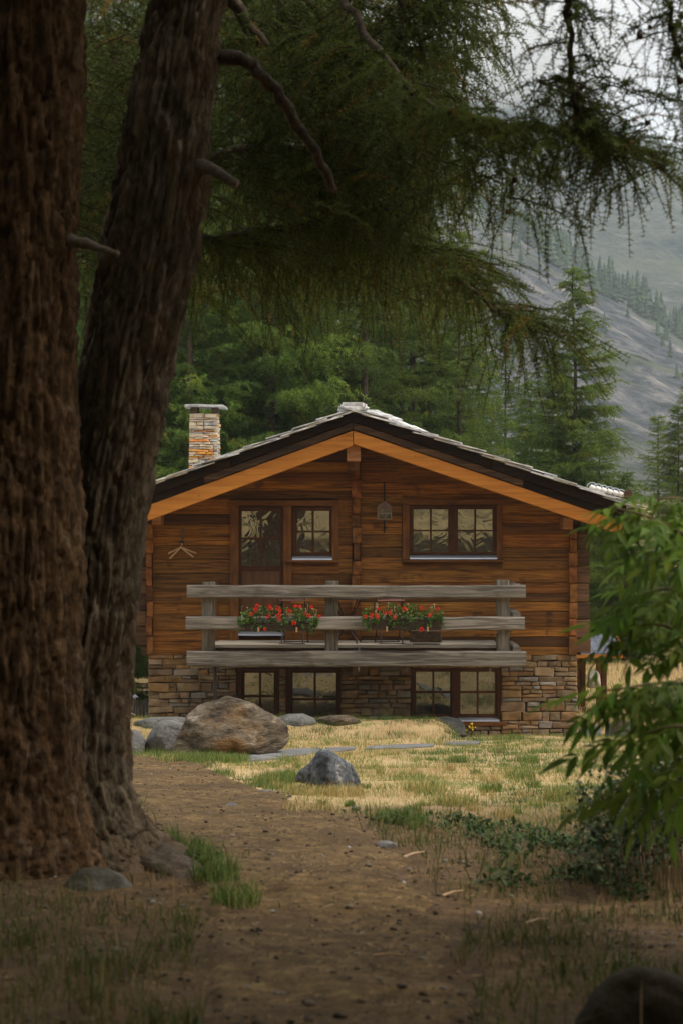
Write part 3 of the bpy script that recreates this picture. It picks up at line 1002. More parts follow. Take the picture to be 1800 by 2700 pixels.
# geranium head: a globe of petals; three shapes shared by all
def head_mesh(k):
    random.seed(100 + k)
    vs, fs = [], []
    for i in range(34):
        d = rdir((0, -.2, .3))
        c = d * random.uniform(.012, .020)
        u = rdir()
        p = poly_leaf(c, (d + rdir() * .7).normalized(), u, .019, .018)
        n = len(vs)
        vs += p
        fs.append((n, n + 1, n + 2, n + 3))
    me = bpy.data.meshes.new('flower_head')
    me.from_pydata([tuple(v) for v in vs], [], fs)
    me.materials.append(M_PETAL)
    return me
HEADS = [head_mesh(k) for k in range(3)]

YF = 30.38
def flower_box(label, x0, x1, yt, yb, fx0, fx1, fyt, fyb, heads, seed, lean):
    random.seed(seed)
    X = lambda p: wx(p, YF)
    Z = lambda p: wz(p, YF)
    t = thing('flower_box', label, 'flower box', (X((x0 + x1) / 2), YF, Z(yb)), 'flower boxes on the balcony rail')
    b = MB()
    y0, y1 = YF - .07, YF + .09
    # tapered trough with a rim
    for (za, zb_, o) in ((Z(yb), Z(yt) - .012, 0), (Z(yt) - .012, Z(yt), .008)):
        b.add([(X(x0) + .015 - o, y0 + .012 - o, za), (X(x1) - .015 + o, y0 + .012 - o, za), (X(x1) - .015 + o, y1 + o, za), (X(x0) + .015 - o, y1 + o, za),
               (X(x0) - o, y0 - o, zb_), (X(x1) + o, y0 - o, zb_), (X(x1) + o, y1 + o, zb_), (X(x0) - o, y1 + o, zb_)],
              [(0, 3, 2, 1), (4, 5, 6, 7), (0, 1, 5, 4), (1, 2, 6, 5), (2, 3, 7, 6), (3, 0, 4, 7)])
    b.build('trough', M_PLANTER, t)
    # leaves
    vs, fs, tint = [], [], []
    nclump = int((fx1 - fx0) / .9)
    for i in range(nclump):
        u_ = random.random()
        px = fx0 + (fx1 - fx0) * u_
        hump = 0.55 + 0.45 * math.sin(math.pi * min(1, max(0, u_ * .9 + .05))) + random.uniform(-.25, .22)
        py = fyb - (fyb - fyt) * hump * random.random() ** .7
        if random.random() < .22: py = random.uniform((fyt + fyb) / 2, fyb + 12)
        c0 = Vector((X(px), YF + random.uniform(-.13, .10), Z(py)))
        tn = random.random()
        for q in range(8):
            c = c0 + rdir() * random.uniform(.0, .035)
            d = rdir((0, -.4, .3))
            p = poly_leaf(c, d, rdir((0, -1, .5)), random.uniform(.026, .044), random.uniform(.026, .042))
            n = len(vs); vs += p; fs.append((n, n + 1, n + 2, n + 3)); tint += [tn] * 4
    V = np.array([tuple(v) for v in vs]) - np.array(WLOC[t.name])
    o = link('foliage', fast_mesh('foliage', V, np.array(fs), tint), M_GERAN, t, WLOC[t.name])
    tag(o, kind='stuff')
    # pale buds on thin stalks
    bm = MB()
    for i in range(30):
        px = random.uniform(fx0 + 6, fx1 - 4)
        py = random.uniform(fyt - 8, (fyt + fyb) / 2)
        c = Vector((X(px), YF + random.uniform(-.12, .08), Z(py)))
        bm.tube([c + Vector((0, 0, -.07)), c], [.0016, .0012], 3)
        for q in range(3):
            e = c + rdir() * .009
            bm.tube([e - Vector((0, 0, .006)), e, e + Vector((0, 0, .006))], [.002, .006, .001], 4)
    tag(bm.build('buds', M_BUD, t), kind='stuff')
    for (hx, hy) in heads:
        c = Vector((X(hx), YF - .12 + random.uniform(-.04, .03), Z(hy)))
        o = link('flower_head', random.choice(HEADS), None, t, c)
        o.rotation_euler = (random.uniform(-.4, .4), random.uniform(-.4, .4), random.uniform(0, 6.28))
        s = random.uniform(.95, 1.25)
        o.scale = (s, s, s)
    for px in (x0 + (x1 - x0) * .22, x0 + (x1 - x0) * .80):
        MB().box((X(px - 2.2), y0 - .012, Z(yb + 3)), (X(px + 2.2), y0 + .004, Z(yb - 10))).build('bracket', M_HANGER, t)
    return t

def cr(l): return [(600 + x / 2.613, 1580 + y / 2.613) for x, y in l]
flower_box('dark flower box with the more numerous red geraniums, on the rail before the balcony door', 645, 817, 1642, 1663, 630, 838, 1603, 1654,
           cr([(210, 45), (197, 68), (288, 45), (300, 65), (347, 58), (283, 114), (365, 82), (356, 108), (353, 137), (440, 84), (425, 78), (461, 160), (497, 46), (467, 48),
               (578, 52), (560, 110), (635, 117), (260, 205), (530, 95), (165, 100)]), 31, 0)
flower_box('dark flower box with sparser red geraniums, on the rail above the wicker basket', 978, 1163, 1634, 1661, 955, 1166, 1598, 1652,
           cr([(1037, 64), (1030, 120), (1024, 108), (948, 118), (990, 115), (1080, 93), (1115, 94), (1147, 122), (1211, 65), (1327, 58), (1443, 62), (1385, 107), (1330, 205)]), 47, 0)

random.seed(8)
# folding bistro chairs
DZ = bz(1704)
def bistro_chair(label, x, y, rz):
    t = thing('bistro_chair', label, 'chair', (x, y, DZ), 'folding chairs on the balcony')
    o3 = Vector((x, y, DZ))
    q = Matrix.Rotation(rz, 3, 'Z')
    W = lambda a, b, c: o3 + q @ Vector((a, b, c))
    for s in (-.19, .19):          # crossed legs: back upright runs down to the front foot
        MB().tube([W(s, -.21, .0), W(s, .0, .42), W(s, .15, .72), W(s, .19, .83)], .0095, 6).build('frame_leg', M_IRON, t)
        MB().tube([W(s * .9, .22, .0), W(s * .9, .02, .36), W(s * .9, -.14, .45)], .0095, 6).build('frame_leg', M_IRON, t)
        MB().tube([W(s * 1.12, .16, .62), W(s * 1.16, .02, .66), W(s * 1.16, -.14, .63), W(s * 1.1, -.16, .45)], .008, 6).build('arm', M_IRON, t)
    for (yy, zz) in ((-.21, .008), (.22, .008)):
        MB().tube([W(-.21, yy, zz), W(.21, yy, zz)], .008, 6).build('stretcher', M_IRON, t)
    for k in range(5):
        MB().beam(W(-.21, -.17 + k * .078, .455), W(.21, -.17 + k * .078, .455), .062, .018, bev=.004).build('seat_slat', M_RSLAT, t)
    for zz, yy in ((.70, .135), (.765, .157), (.83, .178)):
        MB().beam(W(-.215, yy, zz), W(.215, yy, zz), .016, .048, bev=.004, up=(0, .3, 1)).build('back_slat', M_RSLAT, t)
    return t
bistro_chair('folding slatted chair behind the flower box that hangs before the balcony door', wx(776, 31.25), 31.3, R(172))
bistro_chair('folding slatted chair standing between the round table and the wicker basket', wx(1026, 31.25), 31.3, R(190))

tb = thing('bistro_table', 'small iron table with curved legs between the two folding chairs', 'table', (wx(915, 31.2), 31.3, DZ))
tx, ty = wx(915, 31.2), 31.3
disc = MB()
ring = [(tx + .32 * math.cos(a), ty + .32 * math.sin(a)) for a in np.linspace(0, 2 * math.pi, 25)[:-1]]
disc.add([(x, y, DZ + .705) for x, y in ring] + [(x, y, DZ + .722) for x, y in ring],
         [tuple(range(23, -1, -1)), tuple(range(24, 48))] + [(i, (i + 1) % 24, 24 + (i + 1) % 24, 24 + i) for i in range(24)])
disc.build('table_top', M_IRON, tb)
for k in range(4):
    a = R(35 + 90 * k)
    pts = []
    for (r_, z_) in ((.27, .70), (.20, .58), (.10, .42), (.07, .30), (.13, .17), (.24, .06), (.27, .0)):
        pts.append((tx + r_ * math.cos(a), ty + r_ * math.sin(a), DZ + z_))
    MB().tube(pts, .011, 6).build('leg', M_IRON, tb)
MB().tube([(tx + .075 * math.cos(a), ty + .075 * math.sin(a), DZ + .30) for a in np.linspace(0, 2 * math.pi, 13)], .006, 5, cap=False).build('ring', M_IRON, tb)

# wicker basket on small metal feet
bk = thing('wicker_basket', 'brown woven wicker basket on metal feet at the rail', 'basket', (wx(1121, 31), 31.0, DZ))
bX = lambda p: wx(p, 31.0)
zb0, zb1 = DZ + .035, wz(1663, 31.0)
core_ = MB().box((bX(1083), 30.88, zb0), (bX(1159), 31.14, zb1 - .02)).build('lining', M_PLANTER, bk)
wv = MB()
nr = 9
for r_ in range(nr):
    z = zb0 + (zb1 - zb0) * (r_ + .5) / nr
    for side_ in range(2):
        pts = []
        n = 22
        for i in range(n + 1):
            x = bX(1081) + (bX(1161) - bX(1081)) * i / n
            off = .007 * (1 if (i + r_) % 2 else -1)
            pts.append((x, (30.875 if side_ == 0 else 31.145) + off, z))
        wv.tube(pts, (zb1 - zb0) / nr * .42, 4)
    for xe in (bX(1081), bX(1161)):
        wv.tube([(xe + .006 * (1 if (i + r_) % 2 else -1), 30.875 + .27 * i / 6, z) for i in range(7)], (zb1 - zb0) / nr * .42, 4)
tag(wv.build('weave', M_WICKER, bk), kind='stuff')
MB().tube([(bX(1080), 30.87, zb1), (bX(1162), 30.87, zb1), (bX(1162), 31.15, zb1), (bX(1080), 31.15, zb1), (bX(1080), 30.87, zb1)], .012, 6).build('rim', M_WICKER, bk)
for xe in (bX(1083), bX(1158)):
    for yy in (30.885, 31.135):
        MB().tube([(xe, yy, DZ), (xe, yy, zb0 + .01)], .012, 6).build('foot', M_METAL, bk)

# wall lantern
ln = thing('wall_lantern', 'copper roofed lantern hanging on the log wall beside the double window', 'lantern', (wx(1013, 31.8), 31.8, wz(1372, 31.8)))
lx, ly = wx(1013, 31.78), 31.78
LZ = lambda p: wz(p, 31.78)
hw = 17.5 * 31.78 / F
MB().tube([(lx, YW - .0, LZ(1300)), (lx, YW - .02, LZ(1276)), (lx, ly + .08, LZ(1270)), (lx, ly + .02, LZ(1278)), (lx, ly, LZ(1300)), (lx, ly, LZ(1324))], .011, 6).build('bracket', M_IRON, ln)
MB().tube([(lx, YW - .02, LZ(1276)), (lx, YW - .025, LZ(1405))], .012, 6).build('back_rod', M_IRON, ln)
rfm = MB()
e = hw * 1.2
rfm.add([(lx - e, ly - e, LZ(1338)), (lx + e, ly - e, LZ(1338)), (lx + e, ly + e, LZ(1338)), (lx - e, ly + e, LZ(1338)),
         (lx - .02, ly - .02, LZ(1321)), (lx + .02, ly - .02, LZ(1321)), (lx + .02, ly + .02, LZ(1321)), (lx - .02, ly + .02, LZ(1321))],
        [(0, 3, 2, 1), (4, 5, 6, 7), (0, 1, 5, 4), (1, 2, 6, 5), (2, 3, 7, 6), (3, 0, 4, 7)])
rfm.build('lantern_roof', M_COPPER, ln)
cg = MB()
for sx in (-1, 1):
    for sy in (-1, 1):
        cg.box((lx + sx * hw - .009, ly + sy * hw - .009, LZ(1369)), (lx + sx * hw + .009, ly + sy * hw + .009, LZ(1338)))
for zz in (LZ(1340), LZ(1354), LZ(1369)):
    for s in (-1, 1):
        cg.box((lx - hw + .01, ly + s * hw - .007, zz - .008), (lx + hw - .01, ly + s * hw + .007, zz + .008))
        cg.box((lx + s * hw - .007, ly - hw + .01, zz - .008), (lx + s * hw + .007, ly + hw - .01, zz + .008))
cg.box((lx - .005, ly - hw - .004, LZ(1367)), (lx + .005, ly - hw + .004, LZ(1342)))
cg.build('cage', M_COPPER, ln)
for sx in (-1, 1):
    MB().box((lx + sx * hw * .5 - hw * .42, ly - hw - .001, LZ(1367)), (lx + sx * hw * .5 + hw * .42, ly - hw + .001, LZ(1342))).build('glass', M_GLASS2, ln)
MB().box((lx - hw, ly - hw, LZ(1371)), (lx + hw, ly + hw, LZ(1369))).build('base_plate', M_COPPER, ln)
MB().tube([(lx, ly, LZ(1369)), (lx, ly, LZ(1352)), (lx, ly, LZ(1348))], [.018, .018, .004], 8).build('candle', M_HANGER, ln)

# coat hangers on a strap
st = thing('hanging_strap', 'olive strap hung on the log wall left of the balcony door', 'strap', (wx(482), YW - .03, wz(1391)))
MB().box((wx(479.5), YW - .035, wz(1428)), (wx(485), YW - .022, wz(1391))).build('webbing', M_STRAP, st)
MB().box((wx(474), YW - .042, wz(1433)), (wx(486), YW - .018, wz(1427))).build('buckle', M_IRON, st)
def hanger(label, ends, dy):
    c = Vector((wx(479), YW - .06 + dy, wz(1443)))
    t = thing('coat_hanger', label, 'coat hanger', c, 'wooden coat hangers on the strap')
    a, b = [Vector((wx(p), YW - .06 + dy + o, wz(q))) for (p, q, o) in ends]
    top = c + Vector((0, 0, .0))
    MB().beam(top, a, .014, .026, bev=.004, segs=3, jit=.001, up=(0, 0, 1)).build('arm', M_HANGER, t)
    MB().beam(top, b, .014, .026, bev=.004, segs=3, jit=.001, up=(0, 0, 1)).build('arm', M_HANGER, t)
    MB().tube([top + Vector((0, 0, .005)), top + Vector((0, 0, .03)), top + Vector((.02, 0, .045)), top + Vector((.012, 0, .07)), top + Vector((-.01, 0, .068))], .0028, 5).build('hook', M_METAL, t)
hanger('wooden coat hanger spread wide and higher on the olive strap', [(445, 1459, -.02), (519, 1459, .02)], .0)
hanger('wooden coat hanger tilted steeper, its tips lowest under the strap', [(451, 1472, -.09), (513, 1468, -.07)], -.045)

# ------------------------------------------------------------------ rocks
M_BOULD = mat('gneiss_boulder', [(0.34, (0.028, 0.021, 0.013)), (0.44, (0.085, 0.064, 0.042)), (0.53, (0.145, 0.114, 0.078)), (0.61, (0.23, 0.19, 0.14)), (0.68, (0.50, 0.46, 0.39))],
              scale=2.4, stretch=(1, 1, 2.6), detail=10, rough=0.9, bump=1.0, bscale=11, bdist=0.08, dist=0.5, nrough=.68,
              speck=(1.1, 0.51, 0.60, (0.20, 0.105, 0.034), 0.75))
M_BGREY = mat('grey_boulder', [(0.25, (0.060, 0.060, 0.058)), (0.5, (0.15, 0.15, 0.145)), (0.65, (0.22, 0.22, 0.215)), (0.8, (0.36, 0.36, 0.35))],
              scale=5, detail=10, rough=0.9, bump=1.0, bscale=22, bdist=0.05, dist=.3, nrough=.68)
M_BSLATE = mat('veined_blue_rock', [(0.30, (0.030, 0.034, 0.040)), (0.47, (0.085, 0.095, 0.108)), (0.58, (0.15, 0.16, 0.172)), (0.68, (0.40, 0.41, 0.41))],
               scale=4.5, stretch=(2.6, 1, .9), detail=10, rough=0.85, bump=1.0, bscale=16, bdist=0.05, dist=.6, nrough=.66)
M_BMOSS = mat('mossy_rock', [(0.25, (0.035, 0.032, 0.024)), (0.5, (0.085, 0.080, 0.066)), (0.75, (0.20, 0.20, 0.19))],
              scale=6, detail=9, rough=0.95, bump=0.8, bscale=24, bdist=0.02, speck=(4, .46, .6, (0.040, 0.032, 0.014), .9))

M_SHADER = mat('shadow_rock', [(0.3, (0.016, 0.012, 0.006)), (0.6, (0.040, 0.029, 0.015)), (0.8, (0.08, 0.06, 0.034))], scale=8, detail=9, rough=.95, bump=.8, bscale=30, bdist=.02)  # brown rock with the corner's shadow put into its colour
def ico(sub):
    import bmesh
    bm = bmesh.new()
    bmesh.ops.create_icosphere(bm, subdivisions=sub, radius=1)
    bm.verts.ensure_lookup_table()
    V = np.array([v.co[:] for v in bm.verts])
    Fc = np.array([[v.index for v in f.verts] for f in bm.faces])
    bm.free()
    return V, Fc
ICO = {k: ico(k) for k in (2, 3, 4, 5)}

def rock(name, label, cat, sil, Y, depth, m, sub=5, seed=0, rough=.06, facets=14, group=None, planes=None):
    """a boulder with the outline of the one in the photograph, rounded back over its own depth"""
    pts = np.array([tuple(at(x, y, Y)) for x, y in sil])
    c = pts.mean(0)
    c[0] = (pts[:, 0].min() + pts[:, 0].max()) / 2
    c[2] = pts[:, 2].min() + .35 * (pts[:, 2].max() - pts[:, 2].min())
    ang = np.arctan2(pts[:, 2] - c[2], pts[:, 0] - c[0])
    rad = np.hypot(pts[:, 2] - c[2], pts[:, 0] - c[0])
    # sample the outline polygon densely
    P2 = np.concatenate([pts, pts[:1]])
    dense = np.concatenate([P2[i] + (P2[i + 1] - P2[i]) * np.linspace(0, 1, 30)[:, None] for i in range(len(pts))])
    ang = np.arctan2(dense[:, 2] - c[2], dense[:, 0] - c[0]); rad = np.hypot(dense[:, 2] - c[2], dense[:, 0] - c[0])
    o = np.argsort(ang); ang, rad = ang[o], rad[o]
    V, Fc = ICO[sub]
    th = np.arctan2(V[:, 2], V[:, 0])
    r_ = np.interp(th, ang, rad, period=2 * math.pi)
    xz = np.hypot(V[:, 0], V[:, 2])
    k = xz ** .75
    Wp = np.stack([np.cos(th) * r_ * k, V[:, 1] * depth / 2, np.sin(th) * r_ * k], 1)
    rng = np.random.default_rng(seed)
    size = rad.mean()
    # the front breaks into flat faces: the lowest of a handful of tilted planes, standing proud by the depth
    xn, zn = Wp[:, 0] / size, Wp[:, 2] / size
    pl = np.full(len(Wp), 9.0)
    for q in range(facets // 2 + 2):
        a = rng.uniform(0, 6.283); g_ = rng.uniform(.35, 1.15)
        pl = np.minimum(pl, rng.uniform(.75, 1.1) + g_ * (np.cos(a) * xn + np.sin(a) * zn))
    if planes:
        pl = np.full(len(Wp), 9.0)
        for (h_, gx_, gz_) in planes: pl = np.minimum(pl, h_ + gx_ * xn + gz_ * zn)
    pl = np.clip(pl, .02, 1.5)
    wob = (.16 if planes else .35) * (fbm(np.stack([xn * 1.7, zn * 1.7, 0 * xn + seed], 1), 2, seed) - .5)
    fr_ = V[:, 1] < 0
    Wp[:, 1] = np.where(fr_, -(depth / 2) * (.30 * np.abs(V[:, 1]) + .72 * np.minimum(pl + wob, 1.2) * np.clip(np.abs(V[:, 1]) * 3.0, 0, 1) ** .6), Wp[:, 1])
    for q in range(facets):
        n = rng.normal(size=3); n[1] = -abs(n[1]) if rng.random() < .7 else n[1]
        n /= np.linalg.norm(n)
        d = (Wp @ n)
        lim = d.max() * rng.uniform(.72, .93) if abs(n[1]) > .45 else d.max() * .985
        Wp = Wp - np.outer(np.clip(d - lim, 0, None) * .9, n)
    nn = V / np.linalg.norm(V, axis=1)[:, None]
    s = 1 / size
    f1 = fbm(Wp * s * 1.6 + seed * 3.1, 4, seed) - .5
    q = np.stack([Wp[:, 0] * s * 2 + .5 * Wp[:, 2] * s, Wp[:, 1] * s * 2, Wp[:, 2] * s * 7 - Wp[:, 0] * s * 2.2], 1)
    f2 = np.abs(fbm(q, 4, seed + 5) - .5)
    q3 = fbm(Wp * s * 9, 3, seed + 9) - .5
    front = np.clip(-nn[:, 1] * 1.5, .25, 1)
    _, gap, idv = voronoi(np.stack([Wp[:, 0] * s * 1.9 + Wp[:, 2] * s * .7, Wp[:, 1] * s * 1.6, Wp[:, 2] * s * 2.8 - Wp[:, 0] * s * .8], 1) + (f1 * 1.3)[:, None] + seed, seed)
    step = (idv - .5) * 1.3 - 1.6 * np.clip(1 - gap / .14, 0, 1)
    Wp = Wp + nn * (step * rough * .55 * size * front)[:, None]
    Wp = Wp + nn * ((f1 * rough * 2.2 - f2 * rough * 1.6 + q3 * rough * 1.0) * size * front)[:, None]
    me = fast_mesh(name, Wp, Fc)
    o = link(name, me, m, None, (c[0], c[1] + depth * .12, c[2]))
    return tag(o, label, cat, group)

rock('boulder', 'largest boulder, ochre faced, with a pale veined crest before the left basement door', 'boulder',
     [(452, 1999), (452, 1972), (492, 1890), (515, 1868), (545, 1856), (566, 1850), (590, 1840), (607, 1838), (640, 1850), (668, 1858), (700, 1880), (745, 1906), (760, 1922), (763, 1948), (752, 1972), (690, 2000), (600, 2010), (540, 2020)],
     24.6, 1.5, M_BOULD, seed=3, rough=.10, facets=0, planes=[(1.25, .95, -.30), (1.02, -.20, -.95), (.86, -.15, .30), (1.30, -1.0, -.25), (1.1, .35, -1.2)])
rock('boulder', 'pointed blue grey rock alone in the dry grass by the path', 'boulder',
     [(775, 2062), (785, 2038), (815, 2015), (835, 1985), (848, 1977), (868, 1980), (895, 1998), (930, 2022), (948, 2058), (960, 2090), (930, 2090), (880, 2080), (820, 2075)],
     18.2, .6, M_BSLATE, seed=8, rough=.09, facets=0, planes=[(.95, 1.2, -.3), (1.0, -.55, -.5), (1.15, -1.3, -.2), (.9, .2, .3)])
rock('boulder', 'plain grey boulder leaning against the left flank of the largest boulder', 'boulder',
     [(372, 1995), (376, 1970), (395, 1930), (420, 1903), (450, 1900), (490, 1912), (500, 1950), (490, 1995)], 25.4, .8, M_BGREY, sub=4, seed=12, rough=.05)
rock('boulder', 'small grey boulder half hidden by the larch trunk', 'boulder',
     [(330, 1995), (332, 1945), (350, 1924), (368, 1930), (382, 1952), (380, 1995)], 25.2, .55, M_BGREY, sub=4, seed=15, rough=.05)
rock('flat_rock', 'long low flat rock at the foot of the left stone wall', 'rock',
     [(335, 1930), (350, 1905), (400, 1893), (470, 1892), (520, 1900), (520, 1930)], 29.6, .7, M_BGREY, sub=4, seed=18, rough=.04)
rock('flat_rock', 'low grey rock below the left pair of basement doors', 'rock',
     [(715, 1915), (722, 1897), (760, 1884), (800, 1883), (830, 1896), (838, 1915)], 29.8, .6, M_BGREY, sub=4, seed=21, rough=.05)
rock('flat_rock', 'flat ochre tinged rock under the dark middle of the stone wall', 'rock',
     [(822, 1918), (835, 1895), (870, 1888), (915, 1887), (945, 1896), (960, 1918)], 30.0, .6, M_BOULD, sub=4, seed=24, rough=.04)
rock('flat_rock', 'brown grey rock below the right basement window, end of the grass bank', 'rock',
     [(1120, 1925), (1135, 1895), (1175, 1889), (1212, 1896), (1226, 1915), (1226, 1948), (1180, 1940)], 31.0, .5, M_BGREY, sub=4, seed=27, rough=.06)
rock('boulder', 'mossy stone wedged among the roots of the twin larch', 'boulder',
     [(150, 2420), (170, 2330), (205, 2297), (260, 2292), (315, 2312), (350, 2345), (352, 2420)], 9.7, .42, M_BMOSS, sub=4, seed=30, rough=.05)
rock('boulder', 'dark boulder closest to the viewer in the lower right corner', 'boulder',
     [(1480, 2830), (1510, 2730), (1565, 2640), (1625, 2585), (1690, 2562), (1750, 2570), (1830, 2600), (1900, 2680), (1920, 2830)], 6.3, .5, M_SHADER, sub=4, seed=33, rough=.07)
rock('flat_rock', 'dark split rock lying flat at the path edge before the blue grey rock', 'rock',
     [(648, 2108), (660, 2094), (690, 2086), (720, 2088), (736, 2094), (730, 2106), (690, 2112)], 17.2, .4, M_BMOSS, sub=4, seed=36, rough=.10)
rock('flat_rock', 'grey stone slab leaning outside the right corner of the house', 'rock',
     [(1520, 1945), (1528, 1920), (1560, 1912), (1585, 1915), (1590, 1930), (1580, 1950)], 31.6, .5, M_BGREY, sub=3, seed=39, rough=.05)
rock('boulder', 'dark rough boulder under the leaves right of the house corner', 'boulder',
     [(1592, 1955), (1596, 1915), (1625, 1898), (1665, 1903), (1690, 1930), (1690, 1955)], 31.4, .5, M_BMOSS, sub=4, seed=42, rough=.07)

# small stones lying on the path
def pebble(px, py, wpx, m, label, seed):
    c = hit(px, py)
    w_ = wpx * c.y / F
    V, Fc = ICO[2]
    s = fbm(V * 1.3 + seed, 2, seed)[:, None] * .9 + .55
    Wp = V * s * np.array([w_ / 2, w_ / 2 * .8, w_ / 2 * .45])
    o = link('stone', fast_mesh('stone', Wp, Fc), m, None, c + Vector((0, 0, w_ * .10)))
    return tag(o, label, 'stone')
M_PALE = mat('pale_pebble', [(0.3, (0.30, 0.27, 0.23)), (0.7, (0.48, 0.45, 0.40))], scale=30, rough=.9, bump=.3)
pebble(673, 2283, 17, M_PALE, 'round white stone alone on the left of the path', 1)
pebble(1065, 2262, 16, M_PALE, 'whitish stone at the end of a pale twig on the path', 2)
pebble(1058, 2330, 22, M_PALE, 'pale cream stone on the path below the whitish one', 3)
pebble(1038, 2356, 12, M_PALE, 'little white stone below the pale cream stone', 4)
pebble(852, 2130, 30, M_BGREY, 'flat grey stone at the dry grass edge below the blue grey rock', 5)
pebble(612, 2132, 42, M_BGREY, 'thin grey stone sunk in the path left of the split rock', 6)
pebble(1015, 2236, 60, M_BGREY, 'wide sunken grey slab in the path before the weeds', 7)
pebble(732, 2682, 24, M_PALE, 'blurred pale stone at the bottom of the path', 8)
pebble(1203, 2628, 14, M_PALE, 'blurred small stone to the right at the bottom of the path', 9)
pebble(996, 2434, 18, M_BGREY, 'small grey stone in the middle of the path', 10)
pebble(937, 2137, 28, M_BMOSS, 'dark stone at the grass edge beside the flat grey stone', 11)

# stepping slabs in the lawn
SLABS = []
def slab(pxs, label):
    SLABS.append(pxs)
    base = [hit(x, y) for x, y in pxs]
    b = MB()
    n = len(base)
    c = sum(base, Vector()) / n
    z = max(v.z for v in base)
    top = [Vector((v.x, v.y, v.z + .018 + random.uniform(-.003, .003))) for v in base]
    b.add(top + [v - Vector((0, 0, .16)) for v in top], [tuple(range(n))] + [(i, n + i, n + (i + 1) % n, (i + 1) % n) for i in range(n)])
    return tag(b.build('stepping_slab', M_SLATE2, None), label, 'paving slab', 'slate slabs across the lawn')
M_SLATE2 = mat('grey_paving', [(0.3, (0.10, 0.10, 0.102)), (0.6, (0.185, 0.185, 0.185)), (0.8, (0.27, 0.265, 0.255))], scale=4, detail=8, rough=.8, bump=.35, bscale=18, bdist=.01)
slab([(640, 2000), (655, 2008), (745, 2000), (838, 1988), (845, 1975), (770, 1977), (700, 1985)], 'long grey slab between the largest boulder and the blue grey rock')
slab([(850, 1986), (935, 1980), (938, 1973), (862, 1974)], 'pale slab just behind the tip of the blue grey rock')
slab([(958, 1980), (1050, 1976), (1142, 1971), (1140, 1965), (1060, 1965), (975, 1970)], 'grey slab in the middle of the lawn')
slab([(1165, 1966), (1265, 1963), (1262, 1956), (1180, 1958)], 'slab closest to the right stone wall, with a pine cone on it')
cc = hit(1220, 1958)
pc = MB().tube([cc + Vector((-.05, 0, .10)), cc + Vector((-.02, 0, .11)), cc + Vector((.03, 0, .105)), cc + Vector((.05, 0, .10))], [.012, .034, .03, .008], 7)
tag(pc.build('pine_cone', M_PLANTER, None), 'dark pine cone lying on the slab by the right wall', 'pine cone')

# ------------------------------------------------------------------ ground and path
xs = np.concatenate([np.linspace(-700, -60, 17), np.linspace(-52, -9.5, 28), np.arange(-9, 9.01, .18), np.linspace(9.5, 52, 28), np.linspace(60, 700, 17)])
ys = np.concatenate([np.linspace(-160, -6, 40), np.arange(-5, 2.9, .5), np.arange(3.2, 36, .20), np.linspace(36.5, 60, 30), np.linspace(64, 1500, 30)])
GX, GY = np.meshgrid(xs, ys)
GZ = ground(GX, GY)
nx, ny = len(xs), len(ys)
V = np.stack([GX, GY, GZ], -1).reshape(-1, 3)
ii = (np.arange(ny - 1)[:, None] * nx + np.arange(nx - 1)[None, :]).ravel()
Fc = np.stack([ii, ii + 1, ii + nx + 1, ii + nx], 1)
lit = smooth(17.5, 13.5, GY + 2.2 * (fbm(np.stack([GX * .8, GY * .8, 0 * GX], -1), 3, 31) - .5)) * smooth(-6, -2, GY)
M_GROUND = mat('dry_meadow', [(0.25, (0.15, 0.11, 0.05)), (0.42, (0.34, 0.235, 0.11)), (0.55, (0.45, 0.325, 0.165)), (0.66, (0.22, 0.22, 0.07)), (0.8, (0.10, 0.14, 0.035))],
               scale=.8, detail=12, rough=.95, bump=.6, bscale=30, bdist=.03, nrough=.7)
g = link('ground', fast_mesh('ground', V, Fc, lit.ravel(), smooth_=True), M_GROUND)
def add_litter(m):
    # fallen needles take over from the turf where the larches stand
    t = m.node_tree; L = t.links.new
    b = t.nodes['Principled BSDF']
    src = b.inputs['Base Color'].links[0].from_socket
    tc = N(t, 'ShaderNodeTexCoord')
    nz = N(t, 'ShaderNodeTexNoise'); nz.inputs['Scale'].default_value = 7; nz.inputs['Detail'].default_value = 12; nz.inputs['Roughness'].default_value = .72
    L(tc.outputs['Object'], nz.inputs['Vector'])
    r = N(t, 'ShaderNodeValToRGB'); e = r.color_ramp.elements
    while len(e) < 4: e.new(.5)
    for el, (p, c) in zip(e, [(0.28, (0.036, 0.021, 0.009)), (0.45, (0.088, 0.052, 0.022)), (0.58, (0.140, 0.085, 0.036)), (0.75, (0.24, 0.155, 0.07))]):
        el.position = p; el.color = (*c, 1)
    L(nz.outputs['Fac'], r.inputs[0])
    a = N(t, 'ShaderNodeAttribute', attribute_name='tint')
    mx = N(t, 'ShaderNodeMixRGB')
    L(a.outputs['Fac'], mx.inputs[0]); L(src, mx.inputs[1]); L(r.outputs[0], mx.inputs[2]); L(mx.outputs[0], b.inputs['Base Color'])
add_litter(M_GROUND)
tag(g, kind='structure')

